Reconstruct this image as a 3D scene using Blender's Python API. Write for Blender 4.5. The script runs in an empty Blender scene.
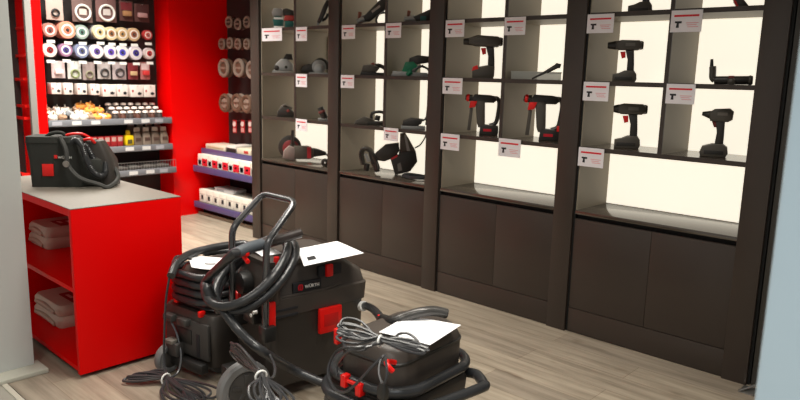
import bpy, bmesh, math, random
from mathutils import Vector, Matrix
random.seed(7)
SC = bpy.context.scene
COL = SC.collection
PI = math.pi

# ------------------------------------------------------------------ camera
FPX, YAW, PITCH, ROLL, EYE = 685.767, 0.748408, 0.178321, -0.0263326, 1.5
_f = Vector((-math.sin(YAW)*math.cos(PITCH), math.cos(YAW)*math.cos(PITCH), -math.sin(PITCH)))
_r = Vector((math.cos(YAW), math.sin(YAW), 0))
_d = _f.cross(_r)
CR = math.cos(ROLL)*_r + math.sin(ROLL)*_d
CD = -math.sin(ROLL)*_r + math.cos(ROLL)*_d
CAM = Vector((0, 0, EYE))
cd = bpy.data.cameras.new('camera')
cam = bpy.data.objects.new('camera', cd); COL.objects.link(cam)
cam.matrix_world = Matrix((
    (CR.x, -CD.x, -_f.x, 0), (CR.y, -CD.y, -_f.y, 0), (CR.z, -CD.z, -_f.z, EYE), (0, 0, 0, 1)))
cd.sensor_width = 36; cd.lens = FPX*36/800
cd.clip_start = 0.05; cd.clip_end = 60
cd.dof.use_dof = True; cd.dof.focus_distance = 3.6; cd.dof.aperture_fstop = 3.2
SC.camera = cam

def ray(x, y):
    return CR*((x-400)/FPX) + CD*((y-200)/FPX) + _f
def on(x, y, p0, n):                      # point of the world plane (p0, n) seen at a measured spot
    d = ray(x, y); n = Vector(n)
    return CAM + d*((Vector(p0)-CAM).dot(n)/d.dot(n))
def onX(x, y, X): return on(x, y, (X, 0, 0), (1, 0, 0))
def onY(x, y, Y): return on(x, y, (0, Y, 0), (0, 1, 0))
def onZ(x, y, Z): return on(x, y, (0, 0, Z), (0, 0, 1))
def proj(p):
    v = Vector(p)-CAM; w = v.dot(_f)
    return 400+FPX*v.dot(CR)/w, 200+FPX*v.dot(CD)/w, w

# ------------------------------------------------------------------ materials
def lin(c):
    out = []
    for v in c[:3]:
        v /= 255.0
        out.append(v/12.92 if v <= .04045 else ((v+.055)/1.055)**2.4)
    return (*out, 1)
MATS = {}
def mat(name, c, rough=.5, metal=0, spec=.5, alpha=1, emit=0, noise=0, nscale=40, bump=0, trans=0):
    if name in MATS: return MATS[name]
    m = bpy.data.materials.new(name); m.use_nodes = True
    nt = m.node_tree; b = nt.nodes['Principled BSDF']
    c = lin(c)
    b.inputs['Base Color'].default_value = c
    b.inputs['Roughness'].default_value = rough
    b.inputs['Metallic'].default_value = metal
    b.inputs['Specular IOR Level'].default_value = spec
    b.inputs['Alpha'].default_value = alpha
    b.inputs['Transmission Weight'].default_value = trans
    if emit:
        b.inputs['Emission Color'].default_value = c
        b.inputs['Emission Strength'].default_value = emit
    if noise or bump:
        tc = nt.nodes.new('ShaderNodeTexCoord'); n = nt.nodes.new('ShaderNodeTexNoise')
        n.inputs['Scale'].default_value = nscale; n.inputs['Detail'].default_value = 4
        nt.links.new(tc.outputs['Object'], n.inputs['Vector'])
        if noise:
            mx = nt.nodes.new('ShaderNodeMix'); mx.data_type = 'RGBA'
            mx.inputs['A'].default_value = tuple(v*(1-noise) for v in c[:3])+(1,)
            mx.inputs['B'].default_value = tuple(min(1, v*(1+noise)) for v in c[:3])+(1,)
            nt.links.new(n.outputs['Fac'], mx.inputs['Factor'])
            nt.links.new(mx.outputs['Result'], b.inputs['Base Color'])
        if bump:
            bp = nt.nodes.new('ShaderNodeBump'); bp.inputs['Strength'].default_value = bump
            bp.inputs['Distance'].default_value = .002
            nt.links.new(n.outputs['Fac'], bp.inputs['Height']); nt.links.new(bp.outputs['Normal'], b.inputs['Normal'])
    MATS[name] = m
    return m

def floor_mat():
    m = bpy.data.materials.new('oak_planks'); m.use_nodes = True; nt = m.node_tree
    b = nt.nodes['Principled BSDF']; N = nt.nodes.new; L = nt.links.new
    tc = N('ShaderNodeTexCoord')
    br = N('ShaderNodeTexBrick')
    br.offset = .37; br.inputs['Scale'].default_value = 1
    br.inputs['Brick Width'].default_value = 1.4; br.inputs['Row Height'].default_value = .19
    br.inputs['Mortar Size'].default_value = .0015; br.inputs['Mortar Smooth'].default_value = .3
    br.inputs['Color1'].default_value = lin((172, 160, 143)); br.inputs['Color2'].default_value = lin((152, 141, 127))
    br.inputs['Mortar'].default_value = lin((128, 112, 94))
    L(tc.outputs['Object'], br.inputs['Vector'])
    mp = N('ShaderNodeMapping'); mp.inputs['Scale'].default_value = (1.6, 22, 1)
    L(tc.outputs['Object'], mp.inputs['Vector'])
    n1 = N('ShaderNodeTexNoise'); n1.inputs['Scale'].default_value = 1; n1.inputs['Detail'].default_value = 6; n1.inputs['Roughness'].default_value = .62
    L(mp.outputs['Vector'], n1.inputs['Vector'])
    cr = N('ShaderNodeValToRGB'); cr.color_ramp.elements[0].position = .32; cr.color_ramp.elements[0].color = (.46, .43, .39, 1)
    cr.color_ramp.elements[1].position = .62; cr.color_ramp.elements[1].color = (1.04, 1.03, 1.0, 1)
    L(n1.outputs['Fac'], cr.inputs['Fac'])
    mx = N('ShaderNodeMix'); mx.data_type = 'RGBA'; mx.blend_type = 'MULTIPLY'; mx.inputs['Factor'].default_value = .75
    L(br.outputs['Color'], mx.inputs['A']); L(cr.outputs['Color'], mx.inputs['B'])
    mp2 = N('ShaderNodeMapping'); mp2.inputs['Scale'].default_value = (3.2, 9, 1)
    L(tc.outputs['Object'], mp2.inputs['Vector'])
    n2 = N('ShaderNodeTexNoise'); n2.inputs['Scale'].default_value = 1; n2.inputs['Detail'].default_value = 2
    L(mp2.outputs['Vector'], n2.inputs['Vector'])
    cr2 = N('ShaderNodeValToRGB'); cr2.color_ramp.elements[0].position = .28; cr2.color_ramp.elements[0].color = (.5, .42, .34, 1)
    cr2.color_ramp.elements[1].position = .36; cr2.color_ramp.elements[1].color = (1, 1, 1, 1)
    L(n2.outputs['Fac'], cr2.inputs['Fac'])
    mx2 = N('ShaderNodeMix'); mx2.data_type = 'RGBA'; mx2.blend_type = 'MULTIPLY'; mx2.inputs['Factor'].default_value = .5
    L(mx.outputs['Result'], mx2.inputs['A']); L(cr2.outputs['Color'], mx2.inputs['B'])
    L(mx2.outputs['Result'], b.inputs['Base Color'])
    b.inputs['Roughness'].default_value = .42
    bp = N('ShaderNodeBump'); bp.inputs['Strength'].default_value = .15; bp.inputs['Distance'].default_value = .002
    L(n1.outputs['Fac'], bp.inputs['Height']); L(bp.outputs['Normal'], b.inputs['Normal'])
    return m
def peg_mat():
    m = bpy.data.materials.new('pegboard_black'); m.use_nodes = True; nt = m.node_tree
    b = nt.nodes['Principled BSDF']; N = nt.nodes.new; L = nt.links.new
    tc = N('ShaderNodeTexCoord'); v = N('ShaderNodeTexVoronoi'); v.inputs['Scale'].default_value = 26; v.inputs['Randomness'].default_value = 0
    L(tc.outputs['Object'], v.inputs['Vector'])
    cr = N('ShaderNodeValToRGB'); cr.color_ramp.elements[0].position = .16; cr.color_ramp.elements[0].color = (.002, .002, .002, 1)
    cr.color_ramp.elements[1].position = .2; cr.color_ramp.elements[1].color = (.022, .018, .017, 1)
    L(v.outputs['Distance'], cr.inputs['Fac']); L(cr.outputs['Color'], b.inputs['Base Color'])
    b.inputs['Roughness'].default_value = .6
    return m

BROWN = mat('dark_brown_laminate', (54, 45, 39), .42, noise=.08, nscale=9)
BROWNTOP = mat('dark_brown_worktop', (68, 60, 52), .17, spec=1.0)
GAP = mat('shadow_gap_black', (10, 9, 8), .8)
TAUPE = mat('taupe_laminate', (134, 124, 108), .5)
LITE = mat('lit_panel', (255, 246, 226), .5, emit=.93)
RED = mat('red_lacquer', (226, 0, 0), .4, spec=.12)
REDW = mat('red_wall_paint', (240, 0, 0), .36, spec=.25)
GREYTOP = mat('grey_speckled_top', (118, 112, 103), .5, noise=.12, nscale=60)
JAMB = mat('grey_paint', (198, 202, 200), .55)
JBASE = mat('pale_grey_trim', (172, 172, 160), .5)
PALE = mat('pale_blue_panel', (182, 202, 214), .5)
BLK = mat('black_plastic', (56, 51, 47), .42, bump=.15, nscale=260)
BLK2 = mat('black_plastic_fine', (34, 33, 32), .38)
ANTH = mat('anthracite_plastic', (70, 63, 58), .45, bump=.12, nscale=300)
HOSE = mat('black_hose', (44, 45, 47), .3)
RUB = mat('grey_rubber', (112, 112, 112), .6)
CABLE = mat('black_cable', (54, 54, 56), .3)
REDP = mat('red_plastic', (236, 22, 16), .35)
WHT = mat('white_plastic', (236, 236, 232), .45)
PAPER = mat('white_paper', (242, 242, 244), .7)
INK = mat('black_ink', (30, 30, 34), .7)
INKG = mat('grey_ink', (214, 214, 218), .7)
REDINK = mat('red_ink', (205, 18, 38), .6)
CHROME = mat('dark_chrome_tube', (96, 96, 98), .22, metal=.8)
STEEL = mat('steel', (180, 178, 174), .3, metal=.9)
SILVER = mat('silver_paint', (150, 150, 148), .35, metal=.3)
VIOLET = mat('violet_price_rail', (80, 72, 116), .4)
RAILG = mat('grey_price_rail', (120, 122, 128), .4)
TOOL = mat('tool_black', (48, 44, 40), .38)
TOOL2 = mat('tool_dark_grey', (80, 74, 66), .38)
FABRIC = mat('black_green_fabric', (46, 47, 43), .85, bump=.4, nscale=400)
STRAP = mat('grey_webbing', (66, 66, 64), .8)
CLEAR = mat('clear_film', (226, 216, 208), .2, alpha=.45)
FROST = mat('frosted_plastic', (214, 214, 206), .35, alpha=.6)
BEIGE = mat('beige_card', (216, 206, 186), .6)
GREEN = mat('green_plastic', (18, 120, 84), .45)
TEAL = mat('teal_plastic', (30, 96, 90), .45)
YEL = mat('yellow_plastic', (236, 200, 20), .4)
DGREY = mat('dark_grey_plastic', (60, 58, 56), .5)
PEG = peg_mat()
def colm(c, rough=.5):
    return mat('paint_%d_%d_%d' % tuple(c), c, rough)

# ------------------------------------------------------------------ mesh builder
class B:
    def __init__(s): s.bm = bmesh.new()
    def _add(s, t, mi=0, M=None):
        if M is not None: bmesh.ops.transform(t, matrix=M, verts=t.verts)
        vs = [s.bm.verts.new(v.co) for v in t.verts]
        t.verts.index_update()
        for f in t.faces:
            try:
                g = s.bm.faces.new([vs[v.index] for v in f.verts]); g.material_index = mi; g.smooth = True
            except ValueError: pass
        t.free(); return s
    def box(s, a, b, bev=0, mi=0, seg=2, M=None):
        t = bmesh.new(); bmesh.ops.create_cube(t, size=1)
        a = Vector(a); b = Vector(b)
        for v in t.verts:
            v.co = Vector(((a[i]+b[i])/2+v.co[i]*abs(b[i]-a[i]) for i in range(3)))
        if bev: bmesh.ops.bevel(t, geom=list(t.edges), offset=bev, segments=seg, affect='EDGES', profile=.5)
        return s._add(t, mi, M)
    def cyl(s, p0, p1, r0, r1=None, n=18, mi=0, bev=0):
        p0 = Vector(p0); p1 = Vector(p1); r1 = r0 if r1 is None else r1
        t = bmesh.new(); L = (p1-p0).length
        bmesh.ops.create_cone(t, cap_ends=True, segments=n, radius1=r0, radius2=r1, depth=L)
        if bev:
            es = [e for e in t.edges if abs(e.verts[0].co.z-e.verts[1].co.z) < 1e-6]
            bmesh.ops.bevel(t, geom=es, offset=bev, segments=2, affect='EDGES', profile=.5)
        q = (p1-p0).to_track_quat('Z', 'Y')
        return s._add(t, mi, Matrix.Translation((p0+p1)/2) @ q.to_matrix().to_4x4())
    def lathe(s, prof, p0, ax, n=24, mi=0, cap=True):      # prof: (radius, distance along ax)
        ax = Vector(ax).normalized(); q = ax.to_track_quat('Z', 'Y').to_matrix(); p0 = Vector(p0)
        rows = []
        for r, z in prof:
            rows.append([s.bm.verts.new(p0+q @ Vector((r*math.cos(2*PI*k/n), r*math.sin(2*PI*k/n), z))) for k in range(n)])
        for i in range(len(rows)-1):
            for k in range(n):
                f = s.bm.faces.new((rows[i][k], rows[i][(k+1) % n], rows[i+1][(k+1) % n], rows[i+1][k])); f.smooth = True; f.material_index = mi
        for r, fl in ((rows[0], True), (rows[-1], False)) if cap else ():
            f = s.bm.faces.new(list(reversed(r)) if fl else r); f.material_index = mi
        return s
    def tube(s, pts, r, n=8, closed=False, mi=0, ends=True):
        pts = [Vector(p) for p in pts]; m = len(pts)
        def tan(i):
            a = pts[(i-1) % m] if closed or i > 0 else pts[i]
            b = pts[(i+1) % m] if closed or i < m-1 else pts[i]
            d = b-a
            return d.normalized() if d.length > 1e-9 else Vector((0, 0, 1))
        t0 = tan(0); up = Vector((0, 0, 1)) if abs(t0.z) < .9 else Vector((1, 0, 0))
        nrm = (up-t0*up.dot(t0)).normalized(); rows = []
        for i in range(m):
            t = tan(i); nrm = (nrm-t*nrm.dot(t)).normalized(); bn = t.cross(nrm)
            rr = r(i/(m-1)) if callable(r) else r
            rows.append([s.bm.verts.new(pts[i]+nrm*rr*math.cos(2*PI*k/n)+bn*rr*math.sin(2*PI*k/n)) for k in range(n)])
        for i in range(m if closed else m-1):
            a = rows[i]; b = rows[(i+1) % m]; off = 0
            if closed and i == m-1:
                off = min(range(n), key=lambda o: (a[0].co-b[o].co).length)
            for k in range(n):
                f = s.bm.faces.new((a[k], a[(k+1) % n], b[(k+1+off) % n], b[(k+off) % n])); f.smooth = True; f.material_index = mi
        if not closed and ends:
            f = s.bm.faces.new(list(reversed(rows[0]))); f.material_index = mi
            f = s.bm.faces.new(rows[-1]); f.material_index = mi
        return s
    def prism(s, poly, M, th, bev=0, mi=0, seg=2):   # poly in local x,z; thickness along local y, centred
        t = bmesh.new()
        a = [t.verts.new((x, -th/2, z)) for x, z in poly]; b = [t.verts.new((x, th/2, z)) for x, z in poly]
        n = len(poly)
        t.faces.new(a); t.faces.new(list(reversed(b)))
        for i in range(n): t.faces.new((a[i], b[i], b[(i+1) % n], a[(i+1) % n]))
        bmesh.ops.recalc_face_normals(t, faces=t.faces)
        if bev:
            es = [e for e in t.edges if abs(e.verts[0].co.y-e.verts[1].co.y) < 1e-9]
            bmesh.ops.bevel(t, geom=es, offset=bev, segments=seg, affect='EDGES', profile=.5, clamp_overlap=True)
        return s._add(t, mi, M)
    def loft(s, secs, mi=0, k=5):                # rounded-rectangle sections: (x0,x1,y0,y1,r,z)
        rows = []
        for x0, x1, y0, y1, r, z in secs:
            row = []
            for cx, cy, a0 in ((x1-r, y1-r, 0), (x0+r, y1-r, 90), (x0+r, y0+r, 180), (x1-r, y0+r, 270)):
                for j in range(k+1):
                    a = math.radians(a0+90*j/k); row.append(s.bm.verts.new((cx+r*math.cos(a), cy+r*math.sin(a), z)))
            rows.append(row)
        n = len(rows[0])
        for i in range(len(rows)-1):
            for j in range(n):
                f = s.bm.faces.new((rows[i][j], rows[i][(j+1) % n], rows[i+1][(j+1) % n], rows[i+1][j])); f.smooth = True; f.material_index = mi
        f = s.bm.faces.new(list(reversed(rows[0]))); f.material_index = mi
        f = s.bm.faces.new(rows[-1]); f.material_index = mi
        return s
    def sphere(s, c, r, sc=(1, 1, 1), n=14, mi=0):
        t = bmesh.new(); bmesh.ops.create_uvsphere(t, u_segments=n, v_segments=max(6, n//2), radius=r)
        return s._add(t, mi, Matrix.Translation(c) @ Matrix.Diagonal((*sc, 1)))
    def grid(s, fn, nu, nv, th=0, mi=0):         # fn(u,v)->point ; optional thickness downwards
        g = [[s.bm.verts.new(fn(i/nu, j/nv)) for j in range(nv+1)] for i in range(nu+1)]
        h = [[s.bm.verts.new(Vector(fn(i/nu, j/nv))-Vector((0, 0, th))) for j in range(nv+1)] for i in range(nu+1)]
        def q(*v):
            f = s.bm.faces.new(v); f.smooth = True; f.material_index = mi
        for i in range(nu):
            for j in range(nv):
                q(g[i][j], g[i+1][j], g[i+1][j+1], g[i][j+1]); q(h[i][j+1], h[i+1][j+1], h[i+1][j], h[i][j])
        for i in range(nu):
            q(g[i+1][0], g[i][0], h[i][0], h[i+1][0]); q(g[i][nv], g[i+1][nv], h[i+1][nv], h[i][nv])
        for j in range(nv):
            q(g[0][j], g[0][j+1], h[0][j+1], h[0][j]); q(g[nu][j+1], g[nu][j], h[nu][j], h[nu][j+1])
        return s

def spline(pts, k=6, closed=False):
    pts = [Vector(p) for p in pts]; n = len(pts); out = []
    for i in range(n if closed else n-1):
        g = lambda j: pts[j % n] if closed else pts[max(0, min(n-1, j))]
        p0, p1, p2, p3 = g(i-1), g(i), g(i+1), g(i+2)
        for j in range(k):
            t = j/k
            out.append(.5*((2*p1)+(p2-p0)*t+(2*p0-5*p1+4*p2-p3)*t*t+(3*p1-p0-3*p2+p3)*t**3))
    if not closed: out.append(pts[-1])
    return out

def obj(name, b, m, parent=None, M=None, flat=False):
    me = bpy.data.meshes.new(name)
    bmesh.ops.recalc_face_normals(b.bm, faces=b.bm.faces)
    b.bm.to_mesh(me); b.bm.free()
    for x in (m if isinstance(m, (list, tuple)) else [m]): me.materials.append(x)
    if flat: me.shade_flat()
    else: me.set_sharp_from_angle(angle=math.radians(38))
    o = bpy.data.objects.new(name, me); COL.objects.link(o)
    if parent is not None: o.parent = parent
    if M is not None: o.matrix_local = M
    return o
def tag(o, label, cat, group=None):
    o['label'] = label; o['category'] = cat
    if group: o['group'] = group
    return o
def thing(name, label, cat, loc=(0, 0, 0), rz=0, group=None):
    o = bpy.data.objects.new(name, None); COL.objects.link(o)
    o.empty_display_size = .05
    o.location = loc; o.rotation_euler = (0, 0, rz)
    return tag(o, label, cat, group)
def struct(name, b, m, parent=None):
    o = obj(name, b, m, parent); o['kind'] = 'structure'; return o
def text_mesh(name, s, size, m, parent, M, depth=.0006):
    cu = bpy.data.curves.new(name, 'FONT'); cu.body = s; cu.size = size; cu.extrude = depth; cu.resolution_u = 2
    cu.offset = size*.02
    t = bpy.data.objects.new(name, cu); COL.objects.link(t)
    dg = bpy.context.evaluated_depsgraph_get(); dg.update()
    me = bpy.data.meshes.new_from_object(t.evaluated_get(dg))
    bpy.data.objects.remove(t); me.materials.clear(); me.materials.append(m)
    o = bpy.data.objects.new(name, me); COL.objects.link(o); o.parent = parent; o.matrix_local = M
    return o
def frame(o, x, y, z):                         # 4x4 from origin and axes
    x = Vector(x).normalized(); y = Vector(y).normalized(); z = Vector(z).normalized()
    return Matrix(((x.x, y.x, z.x, o[0]), (x.y, y.y, z.y, o[1]), (x.z, y.z, z.z, o[2]), (0, 0, 0, 1)))

# ------------------------------------------------------------------ setting
struct('floor', B().box((-8.5, .99, -.06), (3.5, 5.5, 0)), floor_mat())
FT = mat('grey_floor_tile', (150, 146, 136), .5, noise=.06, nscale=6)
struct('floor_entrance', B().box((-8.5, -2.5, -.06), (3.5, .96, -.001)), FT)
struct('trim_1', B().box((-3.55, .96, -.06), (3.5, .985, .004), .002), colm((196, 190, 176)))
struct('wall_back', B().box((-8.5, 4.26, 0), (3.5, 4.4, 3)), colm((120, 112, 104)))
struct('wall_left', B().box((-6.95, .9, 0), (-6.86, 4.26, 3)), REDW)
struct('ceiling', B().box((-8.5, -2.5, 3.0), (3.5, 5.5, 3.06)), colm((226, 224, 218)))
# grey door jamb at the entrance, its pale foot strip, and the pale panel on the other side
struct('trim_2', B().box((-3.86, .55, 0), (-3.555, 1.145, 2.95), .004), JAMB)
struct('baseboard_left', B().box((-3.60, .5, 0), (-3.45, 1.175, .022), .004), JBASE)
pw = onY(796, 60, 1.37).x
struct('wall_right', B().box((pw, 1.37, 0), (pw+1.6, 1.44, 2.95), .01), PALE)
# red piers around the display niches
struct('trim_3', B().box((-6.86, 3.53, 0), (-6.47, 4.26, 3)), REDW)

# ------------------------------------------------------------------ brown shelving wall
YW, YB = 3.617, 4.0
PX = [(-5.20, -5.065), (-4.16, -4.025), (-3.123, -2.985), (-2.086, -1.948), (-1.043, -.91)]
ZS = [1.115, 1.49, 1.865]
DIV = [-4.59, -3.545, -2.51, -1.48]
ZT = 2.62
bay_lab = ['dark brown shelving bay farthest along the wall holding sanders and an angle grinder',
           'dark brown shelving bay with a long reciprocating saw on its counter',
           'dark brown shelving bay with two rotary hammers on its middle shelf',
           'dark brown shelving bay with three cordless drills, next to the pale panel']
for i in range(4):
    x0, x1 = PX[i][1], PX[i+1][0]
    t = thing('shelving_unit', bay_lab[i], 'shelving unit', (x0, YW, 0), 0, 'brown shelving bays along the wall')
    w = x1-x0; D = YB-YW
    pil = PX[i+1][1]-PX[i+1][0]
    obj('pillar', B().box((w, -.008, 0), (w+pil-.012, D+.1, ZT), .002).box((w+pil-.012, .012, 0), (w+pil, D, ZT), mi=1), [BROWN, GAP], t)
    if i == 0:
        obj('pillar', B().box((-.135, -.008, 0), (-.012, D+.1, ZT), .002).box((-.012, .012, 0), (0, D, ZT), mi=1), [BROWN, GAP], t)
    obj('side_panel', B().box((0, .012, .75), (.006, D, ZT)), TAUPE, t)
    obj('light_panel', B().box((.006, D, .752), (w, D+.02, ZT)), LITE, t)
    obj('worktop', B().box((.002, 0, .728), (w-.001, D+.03, .75), .0015), BROWNTOP, t)
    # recessed grip gap, two doors, plinth
    obj('carcass', B().box((.003, .03, .16), (w-.001, D, .727)), GAP, t)
    hw = w/2
    for a, b in ((.003, DIV[i]-x0-.001), (DIV[i]-x0+.001, w-.001)):
        obj('door', B().box((a, .004, .154), (b, .024, .70), .001), BROWN, t)
    obj('plinth', B().box((.003, .004, .004), (w-.001, .024, .150), .001), BROWN, t)
    for z in ZS:
        obj('shelf', B().box((.007, .008, z-.011), (w-.001, D-.001, z+.009)).box((.007, .004, z-.0125), (w-.001, .009, z+.0125), mi=1).box((.007, .0085, z+.009), (w-.001, D-.001, z+.011), mi=2), [TAUPE, BROWN, BROWNTOP], t)
    dx = DIV[i]-x0
    obj('divider', B().box((dx-.010, .009, ZS[0]+.011), (dx+.010, D-.001, ZT)).box((dx-.0115, .003, ZS[0]+.011), (dx+.0115, .010, ZT), mi=1), [TAUPE, BROWN], t)
# steel bracket at the foot of the last pillar
bk = thing('door_track', 'small steel floor bracket at the foot of the last brown pillar', 'bracket', (-.905, 3.55, 0))
obj('plate', B().box((-.02, -.05, .001), (.05, .05, .006), .001), STEEL, bk)
obj('arm', B().cyl((-.015, -.05, .01), (.04, .04, .03), .006), STEEL, bk)
ck = B().box((-.908, YW-.02, 0), (-.84, YB, ZT))
struct('wall_side', B().box((-.905, YW+.02, 0), (-.80, 4.26, 3)), colm((52, 48, 42)))

# ------------------------------------------------------------------ price cards
cards = [  # pixel box, label
 (262, 28, 282, 41, 'wide white price card at the foot of the sander stack'),
 (296, 27, 307, 41, 'small white price card on the top divider edge in the farthest bay'),
 (296, 74, 307, 87, 'small white price card on the divider below the silver planer'),
 (296, 119, 307, 131, 'small white price card above the angle grinder with the red disc guard'),
 (342, 25, 355, 39, 'white price card beside the polisher on the topmost shelf'),
 (386, 23, 401, 38, 'white price card under the nozzle of the long grinder near the top'),
 (341, 75, 354, 88, 'white price card under the flat belt sander'),
 (384, 128, 398, 141, 'white price card above the reciprocating saw'),
 (446, 20, 464, 37, 'white price card upper edge of the drill cell in the hammer bay'),
 (505, 17, 525, 35, 'white price card above the empty cell with the frosted tray'),
 (443, 78, 462, 94, 'white price card on the shelf edge under the big standing drill, hammer bay'),
 (441, 134, 459, 150, 'white price card under the smaller rotary hammer'),
 (499, 139, 520, 157, 'white price card under the bigger rotary hammer'),
 (588, 14, 613, 33, 'white price card above the drill with the red trigger'),
 (672, 10, 701, 32, 'large white price card above the angled lamp cell'),
 (584, 82, 608, 101, 'white price card between the upper and lower drill in the last bay'),
 (667, 84, 694, 104, 'large white price card on the shelf edge under the angled work lamp'),
 (579, 148, 603, 167, 'lowest white price card, under the lower drill with the red trigger'),
]
for (a, b, c, d, lab) in cards:
    Yc = YW-.006
    p = onY(a, b, Yc); q = onY(c, b+ (d-b), Yc); zt = onY((a+c)/2, b, Yc).z; zb = onY((a+c)/2, d, Yc).z
    w = q.x-p.x; hgt = zt-zb
    t = thing('price_card', lab, 'price card', (p.x, Yc, zb), 0, 'price cards along the shelf edges')
    obj('card', B().box((0, -.0015, 0), (w, .0015, hgt)), mat('card_white', (222, 218, 222), .6), t)
    y = -.0022
    obj('red_band', B().box((w*.1, y, hgt*.70), (w*.9, -.0014, hgt*.79)), REDINK, t)
    ic = B().prism([(w*.14, hgt*.5), (w*.36, hgt*.5), (w*.36, hgt*.4), (w*.27, hgt*.4), (w*.28, hgt*.2), (w*.18, hgt*.2), (w*.2, hgt*.4), (w*.14, hgt*.42)],
                   Matrix.Translation((0, -.0018, 0)), .0008)
    obj('tool_picture', ic, INK, t)
    ln = B()
    for k in range(3): ln.box((w*(.5+.03*k), y, hgt*(.40-.09*k)), (w*(.9-.06*(k % 2)), -.0014, hgt*(.425-.09*k)))
    obj('printed_lines', ln, [colm((214, 120, 130)), ], t)

# ------------------------------------------------------------------ tools on the shelves
def tool(name, lab, cat, px, z, Yt, parts, group=None, facing=1.0, dy=0):
    """parts: (part name, polygon in measured px relative to (px, shelf), depth in m, material, offset depth, bevel px)"""
    lo, hi = -6.5, 0.0                         # X where the tool stands
    for _ in range(40):
        m = (lo+hi)/2
        if proj((m, Yt, z))[0] < px: lo = m
        else: hi = m
    X = (lo+hi)/2
    p = proj((X, Yt, z)); s = p[2]/FPX
    head = math.atan2(-X, Yt)
    rz = head*facing
    st = 1/math.cos(head-rz)
    t = thing(name, lab, cat, (X, Yt, z), rz, group)
    for (pn, kind, geo, th, m, oy, bev) in parts:
        b = B()
        if kind == 'p':
            b.prism([(x*s*st, y*s) for x, y in geo], Matrix.Translation((0, oy, 0)), th, bev*s)
        elif kind == 'c':                      # cylinder between two px points, radii px
            (x0, y0), (x1, y1), r0, r1 = geo
            b.cyl((x0*s*st, oy, y0*s), (x1*s*st, oy, y1*s), r0*s, r1*s, 16, bev=min(r0, r1)*s*.2)
        elif kind == 't':                      # tube along px points
            pts, r = geo
            b.tube(spline([(x*s*st, oy, y*s) for x, y in pts], 5), r*s, 8)
        elif kind == 'd':                      # disc facing the viewer
            (x, y), r = geo
            b.cyl((x*s*st, oy-th/2, y*s), (x*s*st, oy+th/2, y*s), r*s, r*s, 28, bev=th*.2)
        elif kind == 'l':                      # flat slab lying on the shelf (x0,x1,z0,z1)
            x0, x1, z0, z1 = geo
            b.box((x0*s*st, oy-th/2, z0*s), (x1*s*st, oy+th/2, z1*s), bev*s if bev else 0)
        obj(pn, b, m, t)
    return t

def drill_parts(k=1.0, chuck=(-17, -8), red=True, impact=False):
    q = lambda P: [(x*k, y*k) for x, y in P]
    c0, c1 = chuck
    P = [('battery', 'p', q([(-10, 0), (11.5, 0), (13, 3), (12.5, 8), (10, 11.5), (1, 11.5), (-4, 9), (-10, 7.5)]), .075, TOOL2, 0, 1.2),
         ('battery_cap', 'p', q([(-8, 2), (9, 2), (9, 5.5), (-8, 5.5)]), .079, TOOL, 0, .4),
         ('grip', 'p', q([(3, 9), (10, 9), (9.6, 18), (8.5, 31), (.5, 31), (3, 22)]), .042, TOOL, 0, 1.2),
         ('motor_housing', 'p', q([(-9, 32.5), (-6, 31), (12, 31), (15.5, 33), (16, 38), (13, 40.8), (-4, 41), (-9, 39.5)]), .06, TOOL2, 0, 2.2),
         ('motor_cap', 'c', ((13.5*k, 36*k), (17*k, 36*k), 4.6*k, 3.8*k), 0, TOOL, 0, 0),
         ('logo_plate', 'p', q([(0, 35), (9, 35), (9, 38), (0, 38)]), .073, colm((112, 106, 98)), 0, 0),
         ('chuck', 'c', ((c0*k, 35.5*k), (c1*k, 35.8*k), (2.0 if impact else 3.0)*k, 4.4*k), 0, TOOL, 0, 0)]
    if red: P.append(('trigger', 'p', q([(-4.5, 29.5), (.5, 30), (1, 24), (-2.5, 23)]), .03, REDP, 0, .6))
    else: P.append(('trigger', 'p', q([(-4, 29.5), (.5, 30), (1, 25), (-2, 25)]), .03, TOOL, 0, .6))
    return P
tool('cordless_drill', 'black cordless drill with red trigger on the second shelf of the last bay', 'drill', 622.5, 1.501, 3.78, drill_parts(1.0), 'cordless drills on the shelves')
tool('cordless_drill', 'black cordless drill standing on the lowest shelf of the last bay, left cell', 'drill', 625, 1.126, 3.80, drill_parts(1.07, chuck=(-13, -8)), 'cordless drills on the shelves')
imp = [('battery', 'p', [(-12, 0), (11, 0), (13, 4), (12, 10), (8, 13), (-2, 13), (-11, 10), (-13, 4)], .075, TOOL2, 0, 1.4), ('battery_cap', 'p', [(-9, 2.5), (9, 2.5), (9, 6.5), (-9, 6.5)], .079, TOOL, 0, .4),
       ('grip', 'p', [(0, 11), (8, 11), (8, 20), (7.5, 36), (-1, 36), (1, 24)], .042, TOOL, 0, 1.2), ('motor_housing', 'p', [(-6, 35), (10, 34.5), (14, 37), (14.5, 45), (11, 48), (-3, 47), (-8, 43)], .06, TOOL2, 0, 2.2),
       ('logo_plate', 'p', [(0, 41), (9, 41), (9, 44), (0, 44)], .063, colm((112, 106, 98)), 0, 0), ('chuck', 'c', ((-14, 42), (-6, 41), 1.8, 4.2), 0, TOOL, 0, 0), ('trigger', 'p', [(-4.5, 35), (0, 35), (1, 29), (-2, 29)], .03, colm((110, 40, 36)), 0, .6)]
tool('cordless_drill', 'short cordless impact driver beside the tall pillar, below the angled lamp', 'drill', 713, 1.126, 3.78, imp, 'cordless drills on the shelves')
tool('cordless_drill', 'cordless drill of which only the foot shows on the topmost shelf', 'drill', 638, 1.876, 3.78, drill_parts(1.0), 'cordless drills on the shelves')
dd = drill_parts(1.0, chuck=(-22, -8))
dd[0] = ('battery', 'p', [(-12, 0), (9, 0), (10, 3), (10, 12), (2, 13), (-12, 10)], .08, TOOL2, 0, 1.2)
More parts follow.
